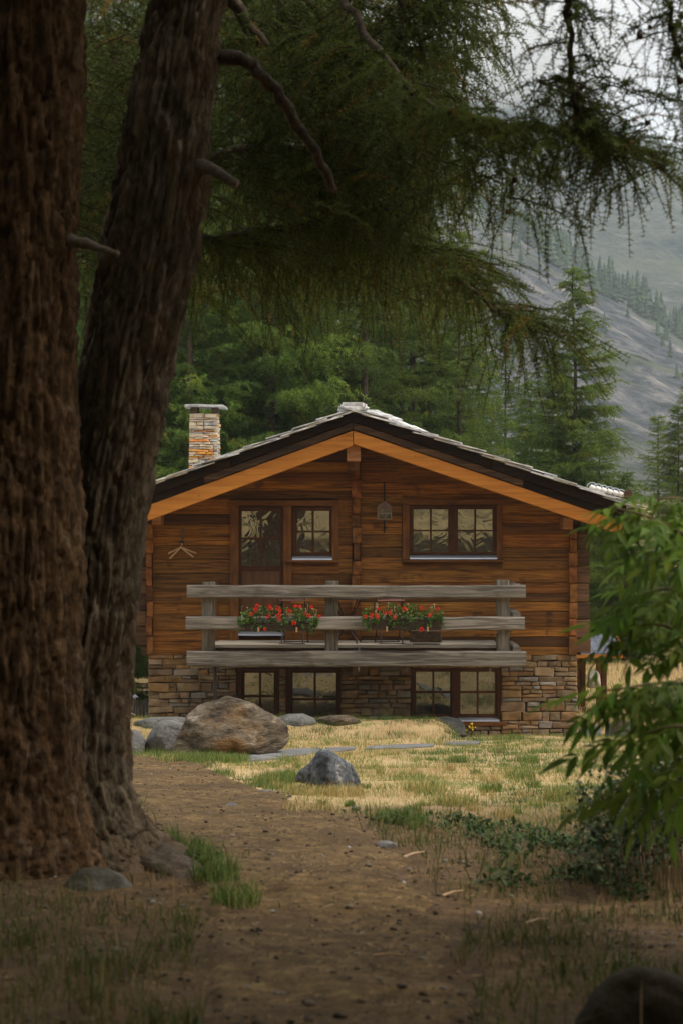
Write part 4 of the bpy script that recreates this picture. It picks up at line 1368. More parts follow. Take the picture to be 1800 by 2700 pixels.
PATH = [((880, 2760), 380, 330), ((865, 2600), 370, 330), ((850, 2450), 340, 310), ((790, 2330), 300, 310), ((730, 2240), 310, 300), ((640, 2160), 290, 250), ((520, 2090), 200, 200), ((420, 2040), 130, 170), ((370, 2012), 110, 110)]
pc_, wl, wr = [], [], []
for (p, l, r_) in PATH:
    c = hit(*p)
    pc_.append(c); wl.append(l * c.y / F); wr.append(r_ * c.y / F)
pc_ = [Vector((.0, .5, 0))] + [Vector((-.05, 3.5, 0))] + pc_ + [Vector((-3.9, 23.2, 0)), Vector((-6, 23.4, 0))]
wl = [.6, .55] + wl + [.6, .6]; wr = [.7, .65] + [v * 1.12 for v in wr] + [.5, .5]
def cat(P, t):
    n = len(P) - 1
    f = min(t * n, n - 1e-6); i = int(f); u = f - i
    p0, p1, p2, p3 = P[max(i - 1, 0)], P[i], P[i + 1], P[min(i + 2, n)]
    return 0.5 * ((2 * p1) + (p2 - p0) * u + (2 * p0 - 5 * p1 + 4 * p2 - p3) * u * u + (3 * p1 - p0 - 3 * p2 + p3) * u ** 3)
K, Mx = 260, 31
C3 = [cat(pc_, k / (K - 1)) for k in range(K)]
PV = np.zeros((K, Mx, 3)); PW = np.zeros((K, 2))
for k in range(K):
    d = (C3[min(k + 1, K - 1)] - C3[max(k - 1, 0)]); d.z = 0; d.normalize()
    s = Vector((d.y, -d.x, 0))
    L_ = cat([Vector((a, 0, 0)) for a in wl], k / (K - 1)).x * (1 + .30 * (fbm(np.array([[k * .11, 3, 0]]), 3, 2)[0] - .5))
    R_ = cat([Vector((a, 0, 0)) for a in wr], k / (K - 1)).x * (1 + .55 * (fbm(np.array([[k * .13, 9, 0]]), 3, 4)[0] - .5))
    for j in range(Mx):
        u = j / (Mx - 1) * 2 - 1
        q = C3[k] + s * (u * (R_ if u > 0 else L_))
        PV[k, j, :2] = q.x, q.y
u = np.linspace(-1, 1, Mx)[None, :]
PV[..., 2] = ground(PV[..., 0], PV[..., 1]) + .022 - .07 * np.clip(np.abs(u) - .82, 0, 1) / .18 + .02 * (fbm(PV * 6, 3, 77) - .5) * (np.abs(u) < .95)
ii = (np.arange(K - 1)[:, None] * Mx + np.arange(Mx - 1)[None, :]).ravel()
Fc = np.stack([ii, ii + 1, ii + Mx + 1, ii + Mx], 1)
M_PATH = mat('needle_litter', [(0.28, (0.034, 0.019, 0.007)), (0.42, (0.086, 0.052, 0.019)), (0.55, (0.158, 0.099, 0.037)), (0.72, (0.32, 0.215, 0.09))],
             scale=9, detail=12, rough=.95, bump=.7, bscale=40, bdist=.02, nrough=.74, speck=(1.1, .46, .66, (0.062, 0.036, 0.015), .75))
pth = link('path', fast_mesh('path', PV.reshape(-1, 3), Fc, smooth_=True), M_PATH)
tag(pth, kind='structure')
# ------------------------------------------------------------------ vegetation: twigs, sprays and crowns
M_NEEDLE = mat('larch_needles', [(0.3, (0.085, 0.118, 0.025)), (0.7, (0.15, 0.185, 0.042))], scale=1.3, detail=3, rough=.7, bump=0, trans=.35,
               tint=[(0.0, (0.55, 0.58, 0.5)), (0.45, (0.9, 0.93, 0.85)), (0.86, (1.35, 1.4, 1.0)), (0.90, (1.25, 0.72, 0.7)), (1.0, (1.9, 0.98, 0.8))])
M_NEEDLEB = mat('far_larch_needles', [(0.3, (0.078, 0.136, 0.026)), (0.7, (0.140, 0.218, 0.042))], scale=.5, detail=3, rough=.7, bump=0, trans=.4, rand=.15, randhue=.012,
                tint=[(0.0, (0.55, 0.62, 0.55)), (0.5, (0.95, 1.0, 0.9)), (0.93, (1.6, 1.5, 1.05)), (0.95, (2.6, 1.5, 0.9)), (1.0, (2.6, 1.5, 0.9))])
M_TWIG = mat('larch_twig', [(0.3, (0.028, 0.018, 0.012)), (0.7, (0.075, 0.048, 0.032))], scale=9, rough=.9, bump=0)
M_BARK1 = mat('red_larch_bark', [(0.32, (0.022, 0.014, 0.007)), (0.44, (0.075, 0.044, 0.021)), (0.56, (0.135, 0.077, 0.036)), (0.66, (0.21, 0.130, 0.068)), (0.8, (0.36, 0.25, 0.165))],
              scale=13, stretch=(1, 1, .42), detail=11, rough=.95, bump=1.0, bscale=34, bstretch=(1, 1, .45), bdist=.03, nrough=.75, dist=.5, tint=[(0, (.55, .52, .5)), (.5, (.95, .93, .9)), (1, (1.45, 1.4, 1.35))], speck=(9, .60, .68, (0.22, 0.15, 0.095), .6))
M_BARK2 = mat('grey_larch_bark', [(0.32, (0.028, 0.021, 0.012)), (0.44, (0.090, 0.069, 0.044)), (0.56, (0.155, 0.122, 0.083)), (0.66, (0.23, 0.185, 0.135)), (0.8, (0.38, 0.32, 0.26))],
              scale=13, stretch=(1, 1, .42), detail=11, rough=.95, bump=1.0, bscale=34, bstretch=(1, 1, .45), bdist=.03, nrough=.75, dist=.5,
              tint=[(0, (.55, .52, .5)), (.5, (.95, .93, .9)), (1, (1.45, 1.4, 1.35))], speck=(3.2, .54, .62, (0.12, 0.062, 0.028), .4))
M_LIMB = mat('limb_bark', [(0.3, (0.022, 0.016, 0.010)), (0.5, (0.075, 0.055, 0.038)), (0.75, (0.17, 0.135, 0.10))], scale=22, detail=9, rough=.95, bump=.8, bscale=40, bdist=.015, nrough=.7)
M_STUB = mat('bare_dead_wood', [(0.3, (0.09, 0.075, 0.055)), (0.7, (0.20, 0.17, 0.135))], scale=12, stretch=(.4, 3, 3), rough=.9, bump=.4)
M_CONE = mat('larch_cone', [(0.3, (0.022, 0.012, 0.007)), (0.7, (0.07, 0.036, 0.02))], scale=30, rough=.8, bump=.3)

def unit(a): return a / np.maximum(np.linalg.norm(a, axis=-1, keepdims=True), 1e-9)

def twig_geo(L, n, k, nl, nw, seed, out=.5, stem_w=.004, curl=.0):
    """a drooping larch twig: tufts of needles along a thin stem. triangles (m,3,3) and material index"""
    rng = np.random.default_rng(seed)
    t = np.linspace(0, 1, n)
    ph = rng.uniform(0, 6.28)
    S = np.stack([L * out * (t - .35 * t ** 2), L * .06 * np.sin(t * 5 + ph), -L * (.15 * t + .75 * t ** 1.6) + curl * L * t ** 3], 1)
    T = unit(np.gradient(S, axis=0))
    tris = []
    rep = np.repeat(np.arange(n), k)
    base = S[rep] + rng.normal(0, .002, (n * k, 3))
    d = rng.normal(size=(n * k, 3))
    d = unit(d - .75 * (d * T[rep]).sum(1, keepdims=True) * T[rep] + T[rep] * .45)
    side = unit(np.cross(d, rng.normal(size=(n * k, 3))))
    ln = nl * rng.uniform(.65, 1.15, (n * k, 1)) * (1 - .35 * t[rep][:, None])
    needles = np.stack([base - side * nw / 2, base + side * nw / 2, base + d * ln], 1)
    m = max(3, n // 5)
    ts = np.linspace(0, n - 1, m).astype(int)
    A, B = S[ts[:-1]], S[ts[1:]]
    st = []
    for ax in (np.array([0, 1, 0]), np.array([1, 0, .3])):
        w_ = stem_w * ax
        st.append(np.stack([A - w_ / 2, A + w_ / 2, B + w_ / 3], 1))
        st.append(np.stack([A - w_ / 2, B + w_ / 3, B - w_ / 3], 1))
    st = np.concatenate(st)
    return np.concatenate([needles, st]), np.concatenate([np.zeros(len(needles), int), np.ones(len(st), int)])

class Foliage:
    def __init__(self, variants):
        self.var = variants
        self.p, self.yaw, self.pit, self.s, self.t = [], [], [], [], []
    def put(self, P, yaw, pit, s, tint):
        self.p.append(np.asarray(P, float).reshape(-1, 3)); n = len(self.p[-1])
        for l, v in ((self.yaw, yaw), (self.pit, pit), (self.s, s), (self.t, tint)):
            l.append(np.broadcast_to(np.asarray(v, float), (n,)).copy())
    def arrays(self, seed=0):
        P = np.concatenate(self.p); yaw = np.concatenate(self.yaw); pit = np.concatenate(self.pit); s = np.concatenate(self.s); t = np.concatenate(self.t)
        rng = np.random.default_rng(seed)
        which = rng.integers(0, len(self.var), len(P))
        Vs, Ms, Ts = [], [], []
        for v, (geo, mi) in enumerate(self.var):
            ix = np.where(which == v)[0]
            if not len(ix): continue
            g = geo.reshape(-1, 3).astype(np.float32)
            cy, sy = np.cos(yaw[ix]), np.sin(yaw[ix]); cp, sp = np.cos(pit[ix]), np.sin(pit[ix])
            # Rz(yaw) @ Ry(pit)
            Rm = np.zeros((len(ix), 3, 3), np.float32)
            Rm[:, 0, 0] = cy * cp; Rm[:, 0, 1] = -sy; Rm[:, 0, 2] = cy * sp
            Rm[:, 1, 0] = sy * cp; Rm[:, 1, 1] = cy; Rm[:, 1, 2] = sy * sp
            Rm[:, 2, 0] = -sp; Rm[:, 2, 2] = cp
            W_ = np.einsum('nij,mj->nmi', Rm, g) * s[ix][:, None, None] + P[ix][:, None, :]
            Vs.append(W_.reshape(-1, 3)); Ms.append(np.tile(mi, len(ix)))
            tv = t[ix][:, None] + rng.uniform(-.06, .06, (len(ix), len(geo)))
            tv = np.where(t[ix][:, None] > .88, np.clip(tv, .89, 1), np.clip(tv, 0, .86))
            Ts.append(np.repeat(tv, 3, axis=1).ravel())
        return np.concatenate(Vs), np.concatenate(Ms), np.concatenate(Ts)
    def mesh(self, name, origin, seed=0):
        V, Mi, T = self.arrays(seed)
        V = V - np.array(origin)
        return fast_mesh(name, V, np.arange(len(V)).reshape(-1, 3), T, Mi)

# ---- trees behind the house
FAR_TW = [twig_geo(.46, 11, 4, .108, .023, 50 + k, out=.75, stem_w=.006) for k in range(5)]
def far_larch(seed, H, Rb, z0=.4, dens=1.0, whorl=.30):
    rng = np.random.default_rng(seed)
    fo = Foliage(FAR_TW)
    br = MB()
    z = z0
    while z < H - .15:
        f = (z - z0) / (H - z0)
        nb = rng.integers(4, 7) if f < .85 else 4
        for b in range(nb):
            az = rng.uniform(0, 6.283)
            L = (Rb * (1 - f) ** .85 * (.65 if rng.random() < .25 else 1) * rng.uniform(.7, 1.12) + .18)
            n = max(11, int(L / .075 * dens))
            t = np.sort(rng.uniform(.06, 1, n))
            lift = rng.uniform(-.05, .16) + .25 * f
            droop = rng.uniform(.16, .34) * (1 - f)
            rr = t * L
            zz = z + rr * lift - droop * L * (t ** 1.3) + .20 * L * np.clip(t - .6, 0, 1) ** 1.2
            lat = rng.normal(0, .10 * L, n) * t
            P = np.stack([np.cos(az) * rr - np.sin(az) * lat, np.sin(az) * rr + np.cos(az) * lat, zz], 1)
            sgn = np.where(rng.random(n) < .5, -1, 1)
            yaw = az + sgn * rng.uniform(.15, 1.15, n)
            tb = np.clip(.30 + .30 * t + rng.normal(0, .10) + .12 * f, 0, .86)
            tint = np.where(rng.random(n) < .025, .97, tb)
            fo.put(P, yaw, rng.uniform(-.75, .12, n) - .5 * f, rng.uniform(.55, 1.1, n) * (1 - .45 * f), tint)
            if L > .5:
                tt = np.linspace(0, .92, 5)
                pts = [(math.cos(az) * q * L, math.sin(az) * q * L, z + q * L * lift - droop * L * q ** 1.3 + .20 * L * max(q - .6, 0) ** 1.2) for q in tt]
                br.tube(pts, [.013 * (1 - .7 * q) * (.5 + .3 * L) for q in tt], 4, cap=False)
        z += whorl * rng.uniform(.6, 1.2) * (1 - .35 * f)
    V, Mi, T = fo.arrays(seed)
    return V, Mi, T, br
FAR = []
for k, (H, Rb, z0, dn, wh) in enumerate([(10, 2.2, .3, 1.9, .21), (10, 1.95, .4, 1.4, .23), (12, 2.5, .6, 1.15, .27), (11, 2.2, 1.6, 1.15, .29)]):
    V, Mi, T, br = far_larch(200 + k, H, Rb, z0, dn, wh)
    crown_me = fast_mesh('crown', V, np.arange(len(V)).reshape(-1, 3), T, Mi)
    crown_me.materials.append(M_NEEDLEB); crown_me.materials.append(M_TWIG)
    bme = bpy.data.meshes.new('branches')
    bme.from_pydata(br.v, [], br.f); bme.materials.append(M_TWIG)
    tr = MB()
    rng = np.random.default_rng(k)
    pts = [(rng.normal(0, .03) * (i > 0), rng.normal(0, .03) * (i > 0), H * i / 10 - .3 * (i == 0)) for i in range(11)]
    tr.tube(pts, [.12 * (1 - .93 * i / 10) for i in range(11)], 9)
    tme = bpy.data.meshes.new('trunk')
    tme.from_pydata(tr.v, [], tr.f); tme.materials.append(M_LIMB)
    FAR.append((H, crown_me, bme, tme))
FAR_PROTO = {}
def tree(px, Y, height, var, label, group, rz, name='larch_tree', wide=1.0):
    H = FAR[var][0]
    X = (px - 900) * Y / F
    z = float(ground(X, Y))
    t = thing(name, label, 'tree', (X, Y, z), group)
    s = height / H
    for nm, me in (('trunk', FAR[var][3]), ('branches', FAR[var][2]), ('crown', FAR[var][1])):
        o = bpy.data.objects.new(nm, me)
        col.objects.link(o)
        o.parent = t
        if nm != 'trunk': o['kind'] = 'stuff'
    t.scale = (s * wide, s * wide, s)
    t.rotation_euler = (0, 0, rz)
    return t
G1 = 'larches in the wood behind the house'
for (px, Y, h, v, l, wd) in [
    (1512, 50, 9.9, 0, 'free standing bright green larch with a pointed tip right of the roof', 1.05),
    (1788, 56, 6.6, 1, 'short larch at the picture edge right of the pointed one', 1.0),
    (1208, 47, 10.4, 2, 'larch with a bare dark lower stem seen just above the right roof slope', .95),
    (1262, 53, 8.6, 3, 'slim sparse larch between the bare stemmed one and the pointed one', 1.0),
    (1400, 57, 7.4, 1, 'lower larch close behind the right roof slope, left of the pointed one', 1.1),
    (1650, 47, 4.6, 0, 'low larch beyond the right eave, under the pointed one', 1.35),
    (1735, 60, 6.4, 2, 'larch far back between the low one and the short edge one', 1.2),
    (1580, 58, 6.2, 3, 'larch whose stem shows directly behind the right wall corner', 1.2),
    (1085, 50, 13.5, 0, 'larch filling the gap right above the ridge of the roof', 1.0),
    (960, 46, 15.0, 2, 'tall larch straight behind the ridge of the roof', .95),
    (840, 52, 18.0, 3, 'tall loose larch left above the ridge of the roof', 1.0),
    (720, 45, 14.5, 0, 'bushy larch above the middle of the left roof slope', 1.0),
    (600, 49, 18.0, 2, 'tall larch just right of the chimney', 1.0),
    (500, 44, 11.5, 1, 'larch straight behind the stone chimney', 1.15),
    (420, 50, 17.0, 2, 'larch left of the chimney beside the twin trunk', 1.0),
    (280, 46, 15.0, 0, 'larch showing in the gap between the two big trunks', 1.0),
    (345, 37.5, 2.6, 1, 'young bushy larch left of the stone wall by the plank fence', 1.5)]:
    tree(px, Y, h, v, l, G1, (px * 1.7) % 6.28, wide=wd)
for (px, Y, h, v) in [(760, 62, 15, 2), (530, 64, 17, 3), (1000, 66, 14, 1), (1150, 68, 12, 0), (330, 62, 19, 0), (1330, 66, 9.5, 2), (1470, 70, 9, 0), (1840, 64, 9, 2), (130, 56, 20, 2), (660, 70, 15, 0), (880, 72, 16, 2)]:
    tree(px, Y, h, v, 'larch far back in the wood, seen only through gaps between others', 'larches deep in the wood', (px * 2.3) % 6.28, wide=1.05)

# larches behind the viewer: some mirrored in windows, others added to dim the facade
for (X, Y, h, v, rz) in [(-3.0, 1.0, 24, 3, .9), (-8.5, -10, 17, 2, 1.3), (6.5, -14, 19, 3, 1.2), (-14, -20, 18, 0, 2.2), (13, -6, 16, 2, 4), (-11, 3, 17, 3, 5), (1, -44, 15, 0, 3), (-20, -40, 17, 2, 1), (19, -38, 18, 3, .5), (-5.5, -20, 18, 2, 2), (6, -26, 17, 0, 5), (11, -17, 18, 2, 3), (-11, -31, 17, 0, 1), (10.5, 1.5, 15, 2, 2.5), (-19, -8, 18, 2, 4), (20, -16, 18, 0, 2), (-16, 6, 18, 0, 3), (17, 3, 14, 3, 1)]:
    H = FAR[v][0]
    t = thing('larch_tree', 'larch on the grassy hillside facing the house, unseen, for window reflections and shade', 'tree', (X, Y, float(ground(X, Y))), 'larches behind the viewer')
    for nm, me in (('trunk', FAR[v][3]), ('branches', FAR[v][2]), ('crown', FAR[v][1])):
        o = bpy.data.objects.new(nm, me); col.objects.link(o); o.parent = t
        if nm != 'trunk': o['kind'] = 'stuff'
    t.scale = (h / H * (.62 if Y == 1.0 else 1.15),) * 2 + (h / H,)
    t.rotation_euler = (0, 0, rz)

# ---- the twin stemmed larch in front
larch = thing('twin_larch', 'huge twin stemmed larch with furrowed bark and drooping branches at the path', 'tree', tuple(at(150, 2330, 12)))
def bark_trunk(name, prof, Y, m, seed, nth=170, nz=480, root=0.0, rlobes=5):
    prof = np.array(prof, float)
    py = np.concatenate([np.linspace(prof[0, 0], -60, 90, endpoint=False), np.linspace(-60, prof[-1, 0], nz - 90)])
    pu = np.linspace(prof[0, 0], prof[-1, 0], 500)
    cu, hu = np.interp(pu, prof[:, 0], prof[:, 1]), np.interp(pu, prof[:, 0], prof[:, 2])
    for _ in range(40):
        cu[1:-1] = .25 * cu[:-2] + .5 * cu[1:-1] + .25 * cu[2:]; hu[1:-1] = .25 * hu[:-2] + .5 * hu[1:-1] + .25 * hu[2:]
    cx, hw_ = np.interp(py, pu, cu), np.interp(py, pu, hu)
    k = Y / F
    X0 = (cx - 900) * k; Z0 = EYE - (py - 1350) * k; R0 = hw_ * k
    th = np.linspace(0, 2 * math.pi, nth, endpoint=False)
    TH, ZI = np.meshgrid(th, np.arange(nz))
    Rr = R0[ZI] + .012; Z = Z0[ZI]
    # ridged plates: stretched noise round the stem, warped so that furrows wander and join
    ring = lambda f: np.stack([np.cos(TH) * f, np.sin(TH) * f, Z], -1)
    q = ring(1.0)
    wv = fbm(np.stack([np.cos(TH) * 1.2, np.sin(TH) * 1.2, Z * 1.6], -1), 3, seed) - .5
    a = np.stack([np.cos(TH + wv * .30) * 6.5, np.sin(TH + wv * .30) * 6.5, Z * 2.1 + wv], -1)
    f1 = 1 - 2 * np.abs(fbm(a, 3, seed + 1) - .5)
    b = np.stack([np.cos(TH + wv * .2) * 13, np.sin(TH + wv * .2) * 13, Z * 5.5], -1)
    f2 = 1 - 2 * np.abs(fbm(b, 3, seed + 2) - .5)
    c = np.stack([np.cos(TH) * 22, np.sin(TH) * 22, Z * 20], -1)
    f3 = fbm(c, 3, seed + 3) - .5
    lump = fbm(np.stack([np.cos(TH) * 1.1, np.sin(TH) * 1.1, Z * .8], -1), 2, seed + 4) - .5
    disp = -.085 * np.clip(f1 - .55, 0, 1) ** .8 - .030 * np.clip(f2 - .6, 0, 1) + .020 * f3 + .075 * lump
    # cracked plates with flaky steps
    cf, sf_ = np.cos(TH + wv * .25), np.sin(TH + wv * .25)
    ref_r = float(np.median(R0))
    _, gap, pid = voronoi(np.stack([cf * Rr / .046, sf_ * Rr / .046, Z / .36 + wv * 1.5], -1), seed + 11)
    _, gap2, pid2 = voronoi(np.stack([cf * Rr / .019, sf_ * Rr / .019, Z / .12], -1), seed + 12)
    disp = disp * .8 - .030 * np.clip(1 - gap / .22, 0, 1) ** 1.2 + .014 * (pid - .5) - .010 * np.clip(1 - gap2 / .25, 0, 1) + .007 * (pid2 - .5)
    tint = .55 * pid + .45 * pid2
    low = np.clip((R0[ZI] / R0[int(nz * .6)] - 1.1), 0, 2)
    lobes = low * .10 * np.sin(TH * rlobes + seed + wv * 2)
    Rr = Rr * (1 + lobes) + disp
    V = np.stack([X0[ZI] + np.cos(TH) * Rr, Y + np.sin(TH) * Rr * .95, Z], -1).reshape(-1, 3)
    i = (np.arange(nz - 1)[:, None] * nth + np.arange(nth)[None, :]); j = (np.arange(nz - 1)[:, None] * nth + (np.arange(nth)[None, :] + 1) % nth)
    Fc = np.stack([i + nth, j + nth, j, i], -1).reshape(-1, 4)
    org = np.array([X0[-1], Y, Z0[-1]])
    return link(name, fast_mesh(name, V - org, Fc, tint.ravel(), smooth_=True), m, larch, org)
bark_trunk('trunk', [(-1700, 90, 120), (-600, 70, 145), (0, 60, 168), (345, 58, 166), (689, 52, 162), (918, 48, 164), (1378, 34, 184), (1837, 20, 205), (2066, 5, 225), (2181, 0, 245), (2300, -5, 300), (2420, -10, 360)],
           10.45, M_BARK1, 3)
bark_trunk('trunk', [(-1700, 720, 60), (-700, 590, 85), (0, 500, 104), (345, 441, 124), (689, 388, 133), (918, 338, 130), (1148, 303, 126), (1378, 268, 122), (1607, 245, 127), (1837, 203, 142), (2000, 190, 155),
                     (2066, 188, 163), (2181, 196, 196), (2260, 215, 275), (2330, 240, 345), (2420, 255, 390)], 10.85, M_BARK2, 7)

def root(name, pts, r0, r1, m):
    Q = resample([hit(x, y) + Vector((0, 0, dz_)) for x, y, dz_ in pts], 22)
    Q[1:-1] += np.random.default_rng(3).normal(0, .008, (20, 3))
    n, k = 60, 40
    Q = resample([Vector(q) for q in Q], n); T = unit(np.gradient(Q, axis=0)); S = unit(np.cross(T, [0, 0, 1.0])); U = np.cross(S, T)
    th = np.linspace(0, 2 * math.pi, k, endpoint=False)
    rr = np.linspace(r0, r1, n)[:, None] * (1 + .25 * np.cos(th)[None, :] ** 2)
    G = np.stack([np.cos(th)[None, :] * 2.4 + 0 * rr, np.sin(th)[None, :] * 2.4 + 0 * rr, np.linspace(0, 3, n)[:, None] + 0 * rr], -1)
    rr = rr * (.75 + .55 * fbm(G, 3, 5)) - .05 * np.abs(fbm(G * np.array([2.5, 2.5, 2.2]), 3, 8) - .5)
    W_ = Q[:, None, :] + S[:, None, :] * (np.cos(th)[None, :] * rr * 1.25)[..., None] + U[:, None, :] * (np.sin(th)[None, :] * rr)[..., None]
    i = np.arange(n - 1)[:, None] * k + np.arange(k)[None, :]; j = np.arange(n - 1)[:, None] * k + (np.arange(k)[None, :] + 1) % k
    link(name, fast_mesh(name, W_.reshape(-1, 3) - Q[0], np.stack([i, j, j + k, i + k], -1).reshape(-1, 4), smooth_=True), m, larch, Q[0])
KD = 1.0
def P3(l): return [at(x, y, Y * KD) for x, y, Y in l]
def resample(pts, n):
    A = np.array([tuple(p) for p in pts]); d = np.r_[0, np.cumsum(np.linalg.norm(np.diff(A, axis=0), axis=1))]
    s = np.linspace(0, d[-1], n)
    # smooth polyline by interpolating then relaxing
    Q = np.stack([np.interp(s, d, A[:, i]) for i in range(3)], 1)
    for _ in range(3):
        Q[1:-1] = .25 * Q[:-2] + .5 * Q[1:-1] + .25 * Q[2:]
    return Q
root('root', [(250, 2270, .10), (330, 2262, .05), (400, 2278, .01), (470, 2300, -.03), (560, 2335, -.09)], .15, .07, M_LIMB)
NEAR_TW = [twig_geo(.42, 20, 5, .046, .0066, 70 + k, out=.55, stem_w=.0045) for k in range(4)] + \
          [twig_geo(.60, 27, 5, .044, .0066, 80 + k, out=.35, stem_w=.0045) for k in range(3)] + \
          [twig_geo(.30, 16, 5, .048, .0068, 90 + k, out=.85, stem_w=.0045) for k in range(2)]
fo = Foliage(NEAR_TW)
rng = np.random.default_rng(21)
cones = MB()
sprigs = MB()
def cone(p):
    s = rng.uniform(.013, .021)
    d = Vector(rng.normal(size=3)); d.z = abs(d.z); d.normalize(); p = Vector(p)
    cones.tube([p, p + d * s * .5, p + d * s * 1.4, p + d * s * 2.2], [s * .4, s, s * .8, s * .15], 6)
def foliate(Q, per_m, side_len, tint, s=(.6, 1.2), branchlets=True, cone_p=0.0, brown=.05):
    """twigs and side branchlets along a bough"""
    L = np.linalg.norm(np.diff(Q, axis=0), axis=1).sum()
    n = int(L * per_m)
    for _ in range(n):
        f = rng.random() ** .85
        i = min(int(f * (len(Q) - 1)), len(Q) - 2)
        p = Q[i] + (Q[i + 1] - Q[i]) * rng.random()
        d = unit(Q[i + 1] - Q[i])
        if branchlets and rng.random() < .5 and side_len > .05:
            ax = math.atan2(d[1], d[0]) + rng.choice([-1, 1]) * rng.uniform(.5, 1.5)
            ll = side_len * rng.uniform(.4, 1.1) * (1 - .4 * f)
            m = max(3, int(ll / .055))
            t = np.linspace(.1, 1, m)
            BP = p + np.stack([np.cos(ax) * ll * t, np.sin(ax) * ll * t, -ll * .25 * t ** 1.6 + rng.uniform(-.05, .25) * ll * t], 1)
            sprigs.tube([tuple(p)] + [tuple(q) for q in BP[::max(1, m // 4)]], .0045, 4, cap=False)
            tn = np.where(rng.random(m) < brown, rng.uniform(.9, 1.0, m), np.clip(tint + rng.normal(0, .1) + rng.normal(0, .05, m), .02, .84))
            fo.put(BP, ax + rng.uniform(-1.0, 1.0, m), rng.uniform(-1.15, .25, m), rng.uniform(*s, m), tn)
            if rng.random() < cone_p:
                for q in BP[::3]: cone(q)
        else:
            tn = rng.uniform(.9, 1) if rng.random() < brown else np.clip(tint + rng.normal(0, .12), .02, .84)
            fo.put(p, rng.uniform(0, 6.28), rng.uniform(-1.1, .3), rng.uniform(*s), tn)
            if rng.random() < cone_p: cone(p)

def limb(name, pts, r0, r1, m=M_LIMB, n=26, wob=.012):
    Q = resample(P3(pts), n)
    Q[1:-1] += rng.normal(0, wob, (n - 2, 3))
    rad = list(np.linspace(r0, r1, n) * rng.uniform(.88, 1.12, n))
    MB().tube([tuple(q) for q in Q], rad, 10).build(name, m, larch, smooth_=True)
    return Q
b1 = limb('limb', [(540, 140, 10.9), (600, 148, 10.9), (660, 168, 10.9), (715, 225, 10.9), (765, 300, 11.0), (815, 375, 11.1), (860, 450, 11.2), (880, 500, 11.3)], .043, .024)
limb('broken_limb', [(500, 425, 10.8), (560, 448, 10.7), (600, 470, 10.6), (626, 486, 10.6)], .042, .024, M_STUB, 10, .004)
limb('broken_limb', [(185, 632, 10.3), (240, 646, 10.2), (312, 668, 10.1)], .034, .014, M_STUB, 10, .004)
b4 = limb('limb', [(530, 425, 12.2), (610, 392, 12.4), (690, 384, 12.6), (775, 390, 12.9), (900, 430, 13.4)], .024, .008)
b5 = limb('limb', [(490, 640, 12.3), (640, 618, 12.8), (800, 600, 13.3), (960, 640, 13.8), (1080, 700, 14.2)], .032, .008)
b6 = limb('limb', [(560, -60, 12.2), (740, 180, 12.9), (900, 440, 12.9), (1000, 580, 12.6), (1140, 690, 12.3), (1250, 775, 12.0), (1330, 825, 11.8), (1395, 868, 11.7)], .05, .008)
b7 = limb('limb', [(880, -40, 12.2), (1010, 150, 11.7), (1110, 280, 11.3), (1240, 328, 11.0), (1380, 340, 10.8), (1500, 352, 10.6), (1640, 400, 10.5), (1750, 425, 10.4)], .026, .006)
b8 = limb('limb', [(1420, -560, 10.6), (1470, -250, 10.4), (1500, 0, 10.3), (1500, 110, 10.3), (1492, 220, 10.3), (1520, 320, 10.3), (1580, 400, 10.3)], .034, .009)
b9 = limb('limb', [(1620, -400, 10.1), (1720, -80, 10.0), (1770, 60, 10.0), (1805, 200, 10.0), (1830, 320, 10.0)], .024, .005)
b10 = limb('limb', [(960, -420, 12.4), (1050, -60, 12.3), (1066, 100, 12.2), (1078, 260, 12.1), (1120, 420, 12.0)], .03, .01)
b11 = limb('limb', [(640, -200, 12.6), (760, 40, 13.4), (860, 180, 14.0), (930, 330, 14.4)], .022, .007)
b12 = limb('limb', [(480, 300, 12.8), (330, 250, 13.6), (200, 300, 14.2)], .02, .006)
# connecting stems out of the frame to the trunk
limb('limb', [(640, -900, 12.2), (900, -820, 11.6), (1200, -760, 11.0), (1430, -560, 10.6), (1620, -400, 10.1)], .05, .03)

foliate(b6[8:], 60, .50, .42, brown=.12, cone_p=.06)
foliate(b7[6:], 44, .36, .55, cone_p=.08, brown=.05)
foliate(b5, 42, .60, .40, brown=.05)
foliate(b4, 22, .5, .35)
foliate(b10, 60, .55, .30, brown=.06)
foliate(b11, 45, .6, .35)
foliate(b12, 30, .5, .35)
foliate(b8[8:], 46, .24, .45, cone_p=.25, brown=.12)
foliate(b9[8:], 30, .24, .42, cone_p=.6, brown=.06)

